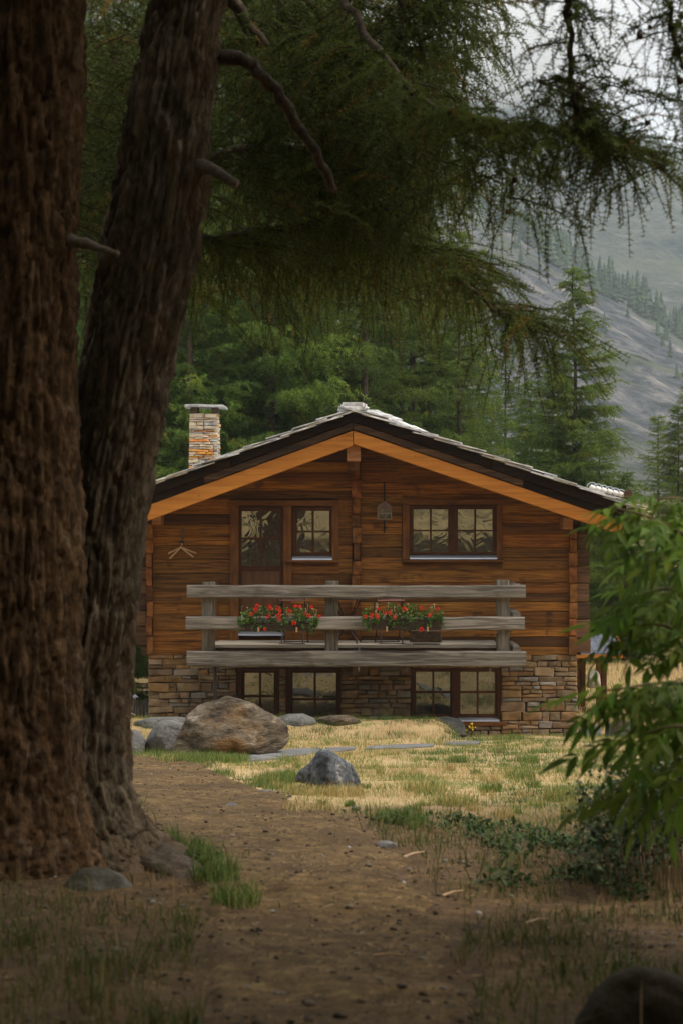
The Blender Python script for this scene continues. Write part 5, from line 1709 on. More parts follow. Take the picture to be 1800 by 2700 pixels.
def inside(px, py, poly):
    x, y = np.asarray(px), np.asarray(py)
    r = np.zeros(x.shape, bool)
    n = len(poly)
    for i in range(n):
        x0, y0 = poly[i]; x1, y1 = poly[(i + 1) % n]
        c = ((y0 > y) != (y1 > y)) & (x < (x1 - x0) * (y - y0) / (y1 - y0 + 1e-9) + x0)
        r ^= c
    return r
def curtain(poly, n, Yr, tint, ln=(.25, .6), s=(.7, 1.25), brown=.06, cone_p=.02, droop=.35):
    xs_ = [p[0] for p in poly]; ys_ = [p[1] for p in poly]
    got = 0
    while got < n:
        px, py = rng.uniform(min(xs_), max(xs_)), rng.uniform(min(ys_), max(ys_))
        if not inside(np.array([px]), np.array([py]), poly)[0]: continue
        got += 1
        p = np.array(tuple(at(px, py - 25, rng.uniform(*Yr) * KD)))
        ax = rng.choice([0, math.pi]) + rng.normal(0, .8)
        ll = rng.uniform(*ln)
        m = max(3, int(ll / .07))
        t = np.linspace(0, 1, m)
        BP = p + np.stack([np.cos(ax) * ll * (t - .5), np.sin(ax) * ll * (t - .5), -ll * droop * t ** 1.5], 1)
        sprigs.tube([tuple(q) for q in BP[::max(1, m // 3)]], .0042, 4, cap=False)
        tn = np.where(rng.random(m) < brown, rng.uniform(.9, 1.0, m), np.clip(tint + rng.normal(0, .12) + rng.normal(0, .05, m), .02, .84))
        fo.put(BP, ax + rng.uniform(-1.1, 1.1, m), rng.uniform(-1.2, .25, m), rng.uniform(*s, m), tn)
        if rng.random() < cone_p:
            for q in BP[::2]: cone(q)
curtain([(560, -60), (1330, -60), (1300, 60), (1240, 160), (1195, 300), (1220, 430), (1180, 560), (900, 640), (620, 560), (480, 640), (440, 560), (560, 300)], 300, (12.0, 16.5), .36, brown=.10)
curtain([(700, 60), (1240, -40), (1170, 330), (1150, 560), (900, 600), (760, 480)], 90, (12.0, 14), .34)
curtain([(440, 620), (1000, 590), (1220, 690), (1290, 770), (1230, 810), (900, 760), (450, 780)], 115, (13.5, 18), .52, brown=.10)
curtain([(215, -40), (430, -40), (300, 720), (215, 720)], 150, (12, 15), .24)
curtain([(560, -60), (800, -60), (800, 200), (700, 420), (540, 420)], 60, (12.5, 16), .28)
curtain([(1180, 300), (1500, 320), (1480, 430), (1400, 560), (1330, 520), (1240, 480)], 18, (10.6, 11.6), .55, ln=(.15, .4), cone_p=.10)
curtain([(1490, 150), (1640, 240), (1720, 400), (1700, 480), (1560, 450), (1420, 380), (1440, 270)], 26, (10.1, 10.9), .42, ln=(.15, .35), brown=.22, cone_p=.18)
curtain([(1560, -40), (1830, -40), (1830, 300), (1760, 160), (1640, 120)], 6, (9.8, 10.5), .4, ln=(.12, .3), s=(.5, .9), cone_p=.7)

org = np.array(WLOC[larch.name])
crown = link('crown', fo.mesh('crown', org, 5), [M_NEEDLE, M_TWIG], larch, WLOC[larch.name])
tag(crown, kind='stuff')
tag(sprigs.build('sprigs', M_TWIG, larch), kind='stuff')
tag(cones.build('cones', M_CONE, larch, smooth_=True), kind='stuff')
print('near crown tris', len(crown.data.polygons))

# unseen crown added over the path, shaped to shade the foreground
UP_TW = [twig_geo(.6, 6, 3, .21, .090, 150 + k, out=.6, stem_w=.008) for k in range(4)]
fo2 = Foliage(UP_TW)
nU = 0
while nU < 1750:
    a = rng.uniform(0, 6.283); r_ = 11.5 * math.sqrt(rng.random())
    X, Yy = -.3 + r_ * math.cos(a), 2.5 + r_ * math.sin(a)
    if Yy < -3.5 or Yy > 11 or (X > 2.2 and Yy > 6.5): continue
    zmin = max(EYE + (Yy + .5) * .275 + .75, 5.7)
    top = 13.5 - .45 * r_
    if top < zmin + .2: top = zmin + .4
    z = zmin + (top - zmin) * rng.random() ** 1.5
    nU += 1
    ax = a + rng.normal(0, .6); ll = rng.uniform(.5, 1.1)
    m = 7
    t = np.linspace(0, 1, m)
    BP = np.array([X, Yy, z]) + np.stack([np.cos(ax) * ll * (t - .5), np.sin(ax) * ll * (t - .5), -ll * .2 * t ** 1.5 + .0 * t], 1)
    fo2.put(BP, ax + rng.uniform(-1.2, 1.2, m), rng.uniform(-.6, .2, m), rng.uniform(.7, 1.1, m), np.clip(.4 + rng.normal(0, .12, m), 0, .84))
up = link('added_shade_crown', fo2.mesh('added_shade_crown', org, 6), [M_NEEDLE, M_TWIG], larch, WLOC[larch.name])
tag(up, kind='stuff')
print('upper crown tris', len(up.data.polygons))

# ------------------------------------------------------------------ grass, litter
def blades(name, P, h, w_, tint, m, lean=.5, kind='stuff', simple=False):
    n = len(P)
    rg = np.random.default_rng(len(P))
    az = rg.uniform(0, 6.283, n); ln = np.abs(rg.normal(0, lean, n))
    d = np.stack([np.cos(az), np.sin(az), np.zeros(n)], 1)
    s = np.stack([-np.sin(az + .8), np.cos(az + .8), np.zeros(n)], 1)
    up_ = np.array([0, 0, 1.0])
    h = h[:, None]; w_ = w_[:, None] if np.ndim(w_) else w_
    mid = P + up_ * h * .55 + d * h * ln[:, None] * .25
    tip = P + up_ * h * (1 - .25 * np.clip(ln, 0, 1.4)[:, None]) + d * h * ln[:, None] * .9
    if simple:
        V, nv_ = np.stack([P - s * w_ * .6, P + s * w_ * .6, tip], 1).reshape(-1, 3), 3
        Fc = np.arange(n * 3).reshape(-1, 3)
    else:
        V, nv_ = np.stack([P - s * w_ / 2, P + s * w_ / 2, mid - s * w_ * .42, mid + s * w_ * .42, tip], 1).reshape(-1, 3), 5
        b = np.arange(n)[:, None] * 5
        Fc = np.concatenate([b + [0, 1, 3], b + [0, 3, 2], b + [2, 3, 4]], 1).reshape(-1, 3)
    me = fast_mesh(name, V, Fc, np.repeat(tint, nv_))
    o = link(name, me, m)
    return tag(o, kind=kind)
M_GRASS = mat('grass_blades', [(0.3, (0.80, 0.80, 0.80)), (0.7, (1.1, 1.1, 1.1))], scale=3, rough=.7, bump=0, trans=.3,
              tint=[(0.0, (0.48, 0.31, 0.14)), (0.2, (0.60, 0.45, 0.22)), (0.38, (0.44, 0.345, 0.13)), (0.50, (0.30, 0.285, 0.085)), (0.62, (0.19, 0.25, 0.055)), (0.82, (0.115, 0.185, 0.040)), (1.0, (0.050, 0.095, 0.022))])
PF = PV.reshape(-1, 3)
def on_path(X, Y, shrink=0.90):
    """inside the drawn strip of the path"""
    k0 = np.argmin((np.array([c.x for c in C3])[None, :] - X[:, None]) ** 2 + (np.array([c.y for c in C3])[None, :] - Y[:, None]) ** 2, axis=1)
    a, b = PV[k0, 0, :2], PV[k0, -1, :2]
    ab = b - a
    t = ((np.stack([X, Y], 1) - a) * ab).sum(1) / np.maximum((ab ** 2).sum(1), 1e-6)
    m = (1 - shrink) / 2
    dist = np.abs(((X - a[:, 0]) * ab[:, 1] - (Y - a[:, 1]) * ab[:, 0]) / np.maximum(np.linalg.norm(ab, axis=1), 1e-6))
    return (t > m) & (t < 1 - m) & (dist < .35)
rg = np.random.default_rng(77)
def sample(n, y0, y1, x0=None, x1=None, power=1.0):
    Yv = y0 + (y1 - y0) * rg.random(n) ** power
    half = Yv * .182 + 1.7
    Xv = rg.uniform(-1, 1, n) * half
    if x0 is not None:
        k = (Xv > x0) & (Xv < x1); Xv, Yv = Xv[k], Yv[k]
    return Xv, Yv
Xv, Yv = sample(280000, 14.0, 36.5, power=.85)
house = (Xv > sx0 - .02) & (Xv < sx1 + .02) & (Yv > YS - .03)
pm = on_path(Xv, Yv, .94)
edge = on_path(Xv, Yv, 1.3)
cl = fbm(np.stack([Xv * 1.6, Yv * 1.6, 0 * Xv], 1), 3, 5)
cl2 = fbm(np.stack([Xv * 5.5, Yv * 5.5, 0 * Xv], 1), 2, 6)
pm = on_path(Xv, Yv, .80) | (pm & (fbm(np.stack([Xv * 3.5, Yv * 3.5, 0 * Xv], 1), 2, 61) < .52))
keep = ~house & ~(pm & (rg.random(len(Xv)) < .985)) & (rg.random(len(Xv)) < .25 + 1.1 * cl2) & (rg.random(len(Xv)) < np.clip((cl - .30) * 7, .12, 1))
PXv, PYv = 900 + Xv * F / Yv, 1350 + (EYE - ground(Xv, Yv)) * F / Yv
for q in SLABS: keep &= ~inside(PXv, PYv, q)
keep &= ~((Yv < 16) & (Xv < 1.0) & (rg.random(len(Xv)) < .75))
Xv, Yv, cl, cl2 = Xv[keep], Yv[keep], cl[keep], cl2[keep]
cl3 = fbm(np.stack([Xv * .55, Yv * .40, 0 * Xv + 4], 1), 2, 8)
green = .40 * cl + .85 * (cl2 - .5) + .75 * (cl3 - .5) + .32 + rg.normal(0, .15, len(Xv))
nearb = np.exp(-((Yv - 29.5) / 1.8) ** 2) * smooth(-1.2, 0.0, Xv) * smooth(2.6, 1.5, Xv) * .22
nearb = nearb + np.exp(-(((Xv + 1.9) / .9) ** 2 + ((Yv - 23.4) / .8) ** 2)) * .5 + np.exp(-(((Xv + .45) / .45) ** 2 + ((Yv - 18.0) / .7) ** 2)) * .45
tint = np.clip(green + nearb, 0, .95)
h = rg.uniform(.025, .070, len(Xv)) * (1 + .9 * np.clip(cl2 - .55, 0, 1) * 4 * (tint > .4)) * (1 + .5 * (nearb > .15))
P = np.stack([Xv, Yv, ground(Xv, Yv) - .004], 1)
blades('meadow_grass', P, h, .0042 + .0035 * rg.random(len(Xv)), tint, M_GRASS, lean=.75, simple=True)

M_GRASS2 = mat('shaded_grass_blades', [(0.3, (0.80, 0.80, 0.80)), (0.7, (1.1, 1.1, 1.1))], scale=3, rough=.7, bump=0, trans=.3,  # dull old grass, darkened further to carry the shade under the trees
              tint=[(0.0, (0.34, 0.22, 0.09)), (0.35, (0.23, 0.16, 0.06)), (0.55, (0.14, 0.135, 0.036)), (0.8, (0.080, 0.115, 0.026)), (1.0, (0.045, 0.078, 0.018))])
# shaded grass round the foot of the larch and along the right of the path
Xv, Yv = sample(80000, 5.2, 15.5, power=1.25)
pm = on_path(Xv, Yv, .97)
c1 = fbm(np.stack([Xv * 2.2, Yv * 2.2, 0 * Xv], 1), 3, 15)
keep = ~(pm & (rg.random(len(Xv)) < .975)) & (rg.random(len(Xv)) < np.clip((c1 - .38) * 3.0, .05, 1)) & ((Xv < -.3) | (rg.random(len(Xv)) < .75))
Xv, Yv, c1 = Xv[keep], Yv[keep], c1[keep]
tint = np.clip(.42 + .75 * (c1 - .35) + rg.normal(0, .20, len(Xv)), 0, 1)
h = rg.uniform(.03, .11, len(Xv)) * (1 + .8 * (rg.random(len(Xv)) < .12))
P = np.stack([Xv, Yv, ground(Xv, Yv) - .004], 1)
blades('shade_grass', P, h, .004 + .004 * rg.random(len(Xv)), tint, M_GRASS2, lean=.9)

# tufts that stand out: round the pointed rock, the great boulder, the path edges
def tufts(name, spots, m=M_GRASS):
    Ps, hs, ts = [], [], []
    for (px, py, rpx, n, hh, tn) in spots:
        c = hit(px, py); rr = rpx * c.y / F
        a = rg.uniform(0, 6.28, n); r_ = rr * np.sqrt(rg.random(n))
        X, Y_ = c.x + np.cos(a) * r_, c.y + np.sin(a) * r_ * 1.8
        Ps.append(np.stack([X, Y_, ground(X, Y_)], 1)); hs.append(hh * rg.uniform(.4, 1.1, n)); ts.append(np.clip(tn + rg.normal(0, .14, n), 0, 1))
    P = np.concatenate(Ps)
    return blades(name, P, np.concatenate(hs), .006, np.concatenate(ts), m, lean=.6)
tufts('grass_tufts', [(745, 2065, 60, 700, .17, .72), (700, 2075, 40, 350, .15, .6), (800, 2092, 60, 500, .10, .35), (905, 2098, 55, 500, .12, .35), (620, 2010, 45, 420, .12, .75), (560, 2006, 60, 500, .12, .72), (500, 2008, 50, 420, .13, .7),
                      (450, 2008, 40, 260, .13, .6), (590, 2045, 30, 200, .10, .7), (520, 2260, 40, 160, .16, .8), (570, 2330, 60, 260, .17, .8), (620, 2390, 70, 240, .16, .75), (540, 2290, 45, 140, .18, .8), (455, 2240, 40, 120, .16, .8),
                      (1030, 2168, 40, 300, .12, .75), (1075, 2172, 50, 400, .12, .8), (1390, 2010, 30, 240, .12, .72), (1205, 2010, 26, 240, .12, .72), (1370, 2055, 40, 320, .14, .65), (1290, 2090, 30, 220, .12, .75), (1480, 2110, 50, 420, .14, .55),
                      (1540, 2160, 60, 500, .22, .45), (1500, 1985, 60, 300, .10, .6), (1330, 1950, 50, 260, .10, .75), (1120, 2085, 60, 350, .12, .5), (1200, 2120, 60, 350, .12, .5), (820, 2140, 80, 380, .10, .3)])

spots_ = []
while len(spots_) < 50:
    px, py = rg.uniform(700, 1620), rg.uniform(1945, 2200)
    c_ = hit(px, py)
    if on_path(np.array([c_.x]), np.array([c_.y]), 1.0)[0]: continue
    spots_.append((px, py, rg.uniform(10, 30), int(rg.uniform(50, 170)), rg.uniform(.05, .11), rg.choice([.3, .5, .62, .72])))
tufts('lawn_tufts', spots_)

# weeds with broad leaves along the edge of the path
M_WEED = mat('weed_leaf', [(0.3, (0.024, 0.050, 0.012)), (0.7, (0.056, 0.098, 0.022))], scale=12, rough=.6, bump=0, trans=.2, tint=[(0, (.6, .65, .6)), (1, (1.4, 1.3, 1.1))])
def leafmass(name, centers, m, seed, nleaf, lsize, parent=None, up=.5, kind='stuff'):
    """clusters of oval leaves: centres (x,y,z,radius,height)"""
    rg2 = np.random.default_rng(seed)
    Vs, Ts = [], []
    for (x, y, z, rr, hh) in centers:
        n = nleaf
        a = rg2.uniform(0, 6.28, n); r_ = rr * np.sqrt(rg2.random(n))
        c = np.stack([x + np.cos(a) * r_, y + np.sin(a) * r_, z + hh * rg2.random(n) ** .8 * (1 - .5 * (r_ / rr) ** 2)], 1)
        d = unit(np.stack([np.cos(a), np.sin(a), np.full(n, up)], 1) + rg2.normal(0, .6, (n, 3)))
        nn = unit(np.array([0, -.3, 1.0]) + rg2.normal(0, .5, (n, 3)))
        s = unit(np.cross(d, nn)); l = lsize * rg2.uniform(.5, 1.2, (n, 1)); w_ = l * .55
        fold = nn * l * .10
        V = np.stack([c, c + d * l * .35 + s * w_ * .5 + fold, c + d * l, c + d * l * .35 - s * w_ * .5 + fold, c + d * l * .45], 1)
        Vs.append(V.reshape(-1, 3)); Ts.append(np.repeat(rg2.random(n), 5))
    V = np.concatenate(Vs); n = len(V) // 5
    b = np.arange(n)[:, None] * 5
    Fc = np.concatenate([b + [0, 1, 4], b + [1, 2, 4], b + [2, 3, 4], b + [3, 0, 4]], 1).reshape(-1, 3)
    org_ = np.array(WLOC[parent.name]) if parent is not None else np.zeros(3)
    o = link(name, fast_mesh(name, V - org_, Fc, np.concatenate(Ts)), m, parent, org_)
    return tag(o, kind=kind)
cs = []
for (px, py, n, sp) in [(1040, 2165, 4, 30), (1180, 2170, 6, 45), (1230, 2190, 6, 50), (1310, 2215, 8, 55), (1340, 2260, 9, 60), (1400, 2225, 7, 60), (1470, 2235, 8, 60), (1350, 2330, 5, 45), (1560, 2250, 12, 60), (560, 2290, 3, 30), (1500, 2330, 6, 70), (1650, 2360, 8, 80)]:
    for k in range(n):
        c = hit(px + rng.normal(0, sp * .6), py + rng.normal(0, 12))
        cs.append((c.x, c.y, c.z, rng.uniform(.05, .13), rng.uniform(.04, .13)))
leafmass('weeds', cs, M_WEED, 4, 30, .045)

# tall dry grass on the hillside that the upper windows mirror
n = 22000
Xv = rg.uniform(-8, 7, n); Yv = rg.uniform(-15, .5, n)
c1 = fbm(np.stack([Xv * .8, Yv * .8, 0 * Xv], 1), 3, 25)
P = np.stack([Xv, Yv, ground(Xv, Yv) - .01], 1)
blades('hillside_grass', P, rg.uniform(.12, .42, n), .009, np.clip(.48 + 1.8 * (c1 - .5) + rg.normal(0, .16, n), 0, 1), M_GRASS, lean=.6, simple=True)
n = 15000
Xv = rg.uniform(3.9, 10.5, n); Yv = rg.uniform(32.5, 52, n)
P = np.stack([Xv, Yv, ground(Xv, Yv) - .01], 1)
blades('far_grass', P, rg.uniform(.06, .22, n), .012, np.clip(.30 + .8 * (fbm(P * .8, 3, 26) - .5) + rg.normal(0, .15, n), 0, 1), M_GRASS, lean=.7)

# needle litter, twigs and grit on the bare ground
n = 36000
Xv, Yv = sample(n * 3, 4.8, 24, power=1.4)
k = on_path(Xv, Yv, 1.04) | (Yv < 15); Xv, Yv = Xv[k][:n], Yv[k][:n]
n = len(Xv)
z = ground(Xv, Yv) + np.where(on_path(Xv, Yv, 1.0), .030, .008)
az = rg.uniform(0, 6.283, n); l = rg.uniform(.008, .032, n) * (1 + 3.5 * (rg.random(n) < .03)); w_ = rg.uniform(.0012, .0035, n)
d = np.stack([np.cos(az), np.sin(az), rg.normal(0, .16, n)], 1); s = np.stack([-np.sin(az), np.cos(az), 0 * az], 1)
P = np.stack([Xv, Yv, z], 1)
V = np.stack([P - d * l[:, None] / 2 - s * w_[:, None], P - d * l[:, None] / 2 + s * w_[:, None], P + d * l[:, None] / 2 + s * w_[:, None] * .6, P + d * l[:, None] / 2 - s * w_[:, None] * .6,
              P + np.array([0, 0, 1.0]) * w_[:, None] * 1.4], 1).reshape(-1, 3)
b = np.arange(n)[:, None] * 5
Fc = np.concatenate([b + [0, 1, 4], b + [1, 2, 4], b + [2, 3, 4], b + [3, 0, 4]], 1).reshape(-1, 3)
M_LITTER = mat('straw_litter', [(0.3, (0.8, 0.8, 0.8)), (0.7, (1.1, 1.1, 1.1))], scale=4, rough=.9, bump=0,
               tint=[(0, (0.040, 0.024, 0.013)), (.5, (0.13, 0.08, 0.042)), (.9, (0.24, 0.15, 0.07)), (1, (0.42, 0.30, 0.16))])
tag(link('litter', fast_mesh('litter', V, Fc, np.repeat(rg.random(n) ** 1.2, 5)), M_LITTER), kind='stuff')
n = 5600
Xv, Yv = sample(n * 3, 4.8, 24, power=1.3)
k = on_path(Xv, Yv, 1.0) | (Yv < 14); Xv, Yv = Xv[k][:n], Yv[k][:n]; n = len(Xv)
Vi, Fi = ICO[2][0][:12], None
import bmesh as _bm
_b = _bm.new(); _bm.ops.create_icosphere(_b, subdivisions=1, radius=1); _b.verts.ensure_lookup_table()
Vi = np.array([v.co[:] for v in _b.verts]); Fi = np.array([[v.index for v in f.verts] for f in _b.faces]); _b.free()
sz = .004 + .020 * rg.random(n) ** 4
W_ = (Vi[None] * rg.uniform(.6, 1.2, (n, len(Vi), 1)) * np.stack([sz, sz * rg.uniform(.6, 1, n), sz * .55], 1)[:, None, :]) + np.stack([Xv, Yv, ground(Xv, Yv) + np.where(on_path(Xv, Yv, 1.0), .026, .006)], 1)[:, None, :]
Fc = (Fi[None] + (np.arange(n) * len(Vi))[:, None, None]).reshape(-1, 3)
M_GRIT = mat('path_grit', [(0.3, (0.8, 0.8, 0.8)), (0.7, (1.1, 1.1, 1.1))], scale=4, rough=.9, bump=0,
             tint=[(0, (0.035, 0.024, 0.016)), (.6, (0.11, 0.082, 0.056)), (.92, (0.20, 0.175, 0.145)), (1, (0.38, 0.36, 0.33))])
tag(link('gravel', fast_mesh('gravel', W_.reshape(-1, 3), Fc, np.repeat(rg.random(n), len(Vi))), M_GRIT), kind='stuff')
# dry sticks
for (pa, pb, r_, lb) in [((1063, 2276), (1117, 2264), .006, 'pale straight twig on the path beside the whitish stone'), ((1165, 2380), (1222, 2369), .006, 'pale stick on the path right of the small grey stone'),
                         ((985, 2548), (1064, 2546), .007, 'blurred pale stick lying level low on the path'), ((1385, 2460), (1445, 2449), .008, 'pale stick in the shaded grass right of the path')]:
    a, b_ = hit(*pa), hit(*pb)
    a.z += .035; b_.z += .04
    m_ = (a + b_) / 2 + Vector((0, .01, .004))
    tag(MB().tube([a, m_, b_], [r_, r_ * .9, r_ * .5], 6).build('twig', M_HANGER, None), lb, 'twig')
# ------------------------------------------------------------------ shrubs in the right foreground
M_LEAF = mat('ash_leaf', [(0.3, (0.095, 0.175, 0.022)), (0.7, (0.20, 0.295, 0.038))], scale=6, rough=.5, bump=.15, trans=.4, rand=.4, randhue=.025, spec=.15)
M_STEM = mat('green_brown_stem', [(0.3, (0.10, 0.075, 0.035)), (0.7, (0.18, 0.13, 0.06))], scale=12, rough=.7, bump=.2)
def leaf_mesh(k, nl=7, L=.26, ll=.115, lw=.034):
    """a pinnate leaf: pointed leaflets in pairs along a drooping stalk and one at the tip"""
    rg3 = np.random.default_rng(300 + k)
    vs, fs = [], []
    def rach(t): return Vector((L * t, 0, -.30 * L * t * t))
    n = 6
    for i in range(n):
        a, b = rach(i / n), rach((i + 1) / n)
        q = len(vs)
        vs += [a + Vector((0, .002, 0)), a - Vector((0, .002, 0)), b - Vector((0, .0015, 0)), b + Vector((0, .0015, 0))]
        fs.append((q, q + 1, q + 2, q + 3))
    items = []
    pairs = (nl - 1) // 2
    for p in range(pairs):
        t = .34 + .58 * p / max(1, pairs - 1) * .95
        for s in (-1, 1): items.append((t, s * rg3.uniform(.75, 1.05), rg3.uniform(.8, 1.1)))
    items.append((1.0, rg3.uniform(-.15, .15), 1.1))
    for (t, ang, sc_) in items:
        o = rach(min(t, 1))
        d = Vector((math.cos(ang), math.sin(ang), -.45 + rg3.normal(0, .12))).normalized()
        s = d.cross(Vector((0, 0, 1))).normalized(); u = s.cross(d)
        l, w_ = ll * sc_ * rg3.uniform(.85, 1.1), lw * sc_
        prof = [(.0, .05), (.12, .45), (.32, 1.0), (.55, .86), (.78, .45), (.92, .16), (1.0, .0)]
        q = len(vs)
        for (f, ww) in prof:
            c = o + d * l * f + Vector((0, 0, -.16 * l * f * f))
            vs += [c + s * w_ * .5 * ww + u * w_ * .16 * ww, c, c - s * w_ * .5 * ww + u * w_ * .16 * ww]
        for i in range(len(prof) - 1):
            e = q + i * 3
            fs += [(e, e + 1, e + 4, e + 3), (e + 1, e + 2, e + 5, e + 4)]
    me = bpy.data.meshes.new('leaf')
    me.from_pydata([tuple(v) for v in vs], [], fs)
    me.materials.append(M_LEAF)
    for p in me.polygons: p.use_smooth = True
    return me
LEAVES = [leaf_mesh(0, 7), leaf_mesh(1, 9, .30), leaf_mesh(2, 5, .20, .12, .036), leaf_mesh(3, 7, .24, .13, .038)]
YL = 8.4
ash = thing('ash_sapling', 'leafy sapling with long pointed leaflets reaching in from the right edge', 'shrub', (at(1990, 1350, YL).x, YL, float(ground(at(1990, 1350, YL).x, YL))))
base = Vector(WLOC[ash.name])
stem_top = at(1960, 1150, YL)
MB().tube([base - Vector((0, 0, .1)), base.lerp(stem_top, .35) + Vector((.05, .0, 0)), base.lerp(stem_top, .7), stem_top, at(1900, 900, YL)], [.03, .026, .02, .013, .004], 8).build('stem', M_STEM, ash, smooth_=True)
rl = random.Random(44)
def leafy(pts, n, sc=(.62, 1.05), spread=.9, tip=True):
    Q = resample([at(*p) for p in pts], 24)
    MB().tube([tuple(q) for q in Q], list(np.linspace(.013, .004, 24)), 6).build('branch', M_STEM, ash, smooth_=True)
    for i in range(n):
        f = (i + .6) / n
        f = .25 + .75 * f
        j = min(int(f * 23), 22)
        p = Vector(Q[j]); d = Vector(Q[j + 1] - Q[j]).normalized()
        side = 1 if i % 2 else -1
        yaw = math.atan2(d.y, d.x) + side * rl.uniform(.25, spread) * (1 if i < n - 1 else .1)
        o = link('leaf', rl.choice(LEAVES), None, ash, p)
        o.rotation_euler = (rl.uniform(-.6, .6), rl.uniform(-.25, .65), yaw)
        s = rl.uniform(*sc)
        o.scale = (s, s, s)
leafy([(1960, 1520, 8.6), (1820, 1420, 8.3), (1710, 1360, 8.1), (1615, 1338, 8.0)], 21)
leafy([(1970, 1400, 8.6), (1860, 1340, 8.4), (1780, 1310, 8.3), (1690, 1322, 8.2)], 17)
leafy([(1980, 1480, 9.0), (1880, 1440, 8.8), (1800, 1430, 8.7), (1700, 1460, 8.6)], 17)
leafy([(1960, 1720, 8.6), (1850, 1600, 8.5), (1760, 1545, 8.4), (1690, 1570, 8.4)], 21)
leafy([(1970, 1760, 8.8), (1850, 1690, 8.6), (1730, 1640, 8.5), (1680, 1650, 8.5), (1625, 1685, 8.5)], 25)
leafy([(1980, 1850, 8.2), (1850, 1800, 8.1), (1730, 1800, 8.0), (1660, 1812, 7.9), (1585, 1822, 7.9)], 33, (.65, 1.0))
leafy([(1980, 1900, 8.8), (1880, 1830, 8.6), (1780, 1800, 8.5), (1690, 1840, 8.5)], 21)
leafy([(1990, 2000, 8.0), (1880, 1930, 7.9), (1770, 1910, 7.8), (1660, 1950, 7.8)], 22, (.75, 1.15))
leafy([(1990, 2080, 8.2), (1890, 2030, 8.1), (1800, 2020, 8.0), (1710, 2060, 8.0)], 21, (.75, 1.15))
leafy([(1990, 1950, 9.2), (1880, 1880, 9.0), (1790, 1900, 9.0), (1730, 1960, 9.0)], 17)

# dark small leaved bush below it
M_BUSH = mat('dark_bush_leaf', [(0.3, (0.018, 0.040, 0.014)), (0.7, (0.045, 0.080, 0.028))], scale=9, rough=.55, bump=0, trans=.2, tint=[(0, (.6, .65, .65)), (1, (1.5, 1.4, 1.2))])
bc = at(1740, 2280, 10.8)
bush = thing('bush', 'dark small leaved bush with arching shoots at the lower right', 'shrub', (bc.x, bc.y, float(ground(bc.x, bc.y))))
stems = MB(); lv = []
rb = np.random.default_rng(5)
Vs, Ts = [], []
for k in range(150):
    u_ = rb.random()
    px0 = 1560 + 330 * u_ ** .8
    Y0 = rb.uniform(9.8, 11.8)
    x0 = (px0 - 900) * Y0 / F
    z0 = float(ground(x0, Y0))
    Hh = rb.uniform(.25, .55) + .95 * u_
    az = rb.uniform(0, 6.28) if rb.random() < .6 else math.pi + rb.normal(0, .5)
    out = rb.uniform(.08, .34)
    t = np.linspace(0, 1, 14)
    S = np.stack([x0 + np.cos(az) * out * t ** 1.6, Y0 + np.sin(az) * out * t ** 1.6, z0 + Hh * (t - .30 * t ** 3)], 1)
    stems.tube([tuple(q) for q in S[::3]], [.004, .0035, .003, .0025, .002][:len(S[::3])], 4, cap=False)
    for i in range(3, 14):
        for q in range(4):
            c = S[i] + rb.normal(0, .02, 3)
            d = unit(rb.normal(size=3) + np.array([np.cos(az), np.sin(az), .1]) * .5); nn = unit(rb.normal(size=3) * .6 + np.array([0, -.2, 1]))
            s = unit(np.cross(d, nn)); l = rb.uniform(.022, .045); w_ = l * .62
            Vs.append(np.stack([c, c + d * l * .4 + s * w_ * .5, c + d * l, c + d * l * .4 - s * w_ * .5])); Ts.append(rb.random())
V = np.concatenate(Vs) - np.array(WLOC[bush.name])
tag(link('foliage', fast_mesh('foliage', V, np.arange(len(V)).reshape(-1, 4), np.repeat(Ts, 4)), M_BUSH, bush, WLOC[bush.name]), kind='stuff')
tag(stems.build('stems', M_STEM, bush), kind='stuff')

# ------------------------------------------------------------------ small things round the house
# scabious flower, left
sf = hit(352, 1960)
fl = thing('scabious', 'pale violet flower head on a thin stalk left of the stone wall', 'flower', (at(357, 1900, 23).x, 23, float(ground(at(357, 1900, 23).x, 23))))
top = at(357, 1838, 23)
b0 = Vector(WLOC[fl.name])
MB().tube([b0, at(348, 1920, 23), at(352, 1870, 23), top], .003, 5).build('stalk', M_STEM, fl)
MB().tube([at(350, 1890, 23), at(368, 1868, 23), at(384, 1848, 23)], .0025, 5).build('stalk', M_STEM, fl)
MB().tube([at(352, 1870, 23), at(357, 1810, 23), at(352, 1770, 23), at(346, 1735, 23)], .0028, 5).build('stalk', M_STEM, fl)
M_VIOLET = mat('violet_petal', [(0.3, (0.45, 0.45, 0.66)), (0.7, (0.62, 0.62, 0.82))], scale=40, rough=.7, bump=0)
vs, fs = [], []
for i in range(46):
    d = rdir((0, -.5, .5)); c = top + d * random.uniform(.004, .020)
    p = poly_leaf(c, (d + rdir() * .5).normalized(), rdir(), .018, .013); n = len(vs); vs += p; fs.append((n, n + 1, n + 2, n + 3))
MB().add(vs, fs).build('flower_head', M_VIOLET, fl)
M_DRY = mat('dry_seed_leaf', [(0.3, (0.20, 0.14, 0.10)), (0.7, (0.36, 0.28, 0.21))], scale=30, rough=.9, bump=0)
vs, fs = [], []
for (px, py) in ((344, 1862), (347, 1872), (352, 1882), (343, 1890), (346, 1900)):
    for q in range(3):
        p = poly_leaf(at(px, py, 22.99), rdir((0, -.3, -.6)), rdir(), .035, .016); n = len(vs); vs += p; fs.append((n, n + 1, n + 2, n + 3))
MB().add(vs, fs).build('dry_leaf', M_DRY, fl)

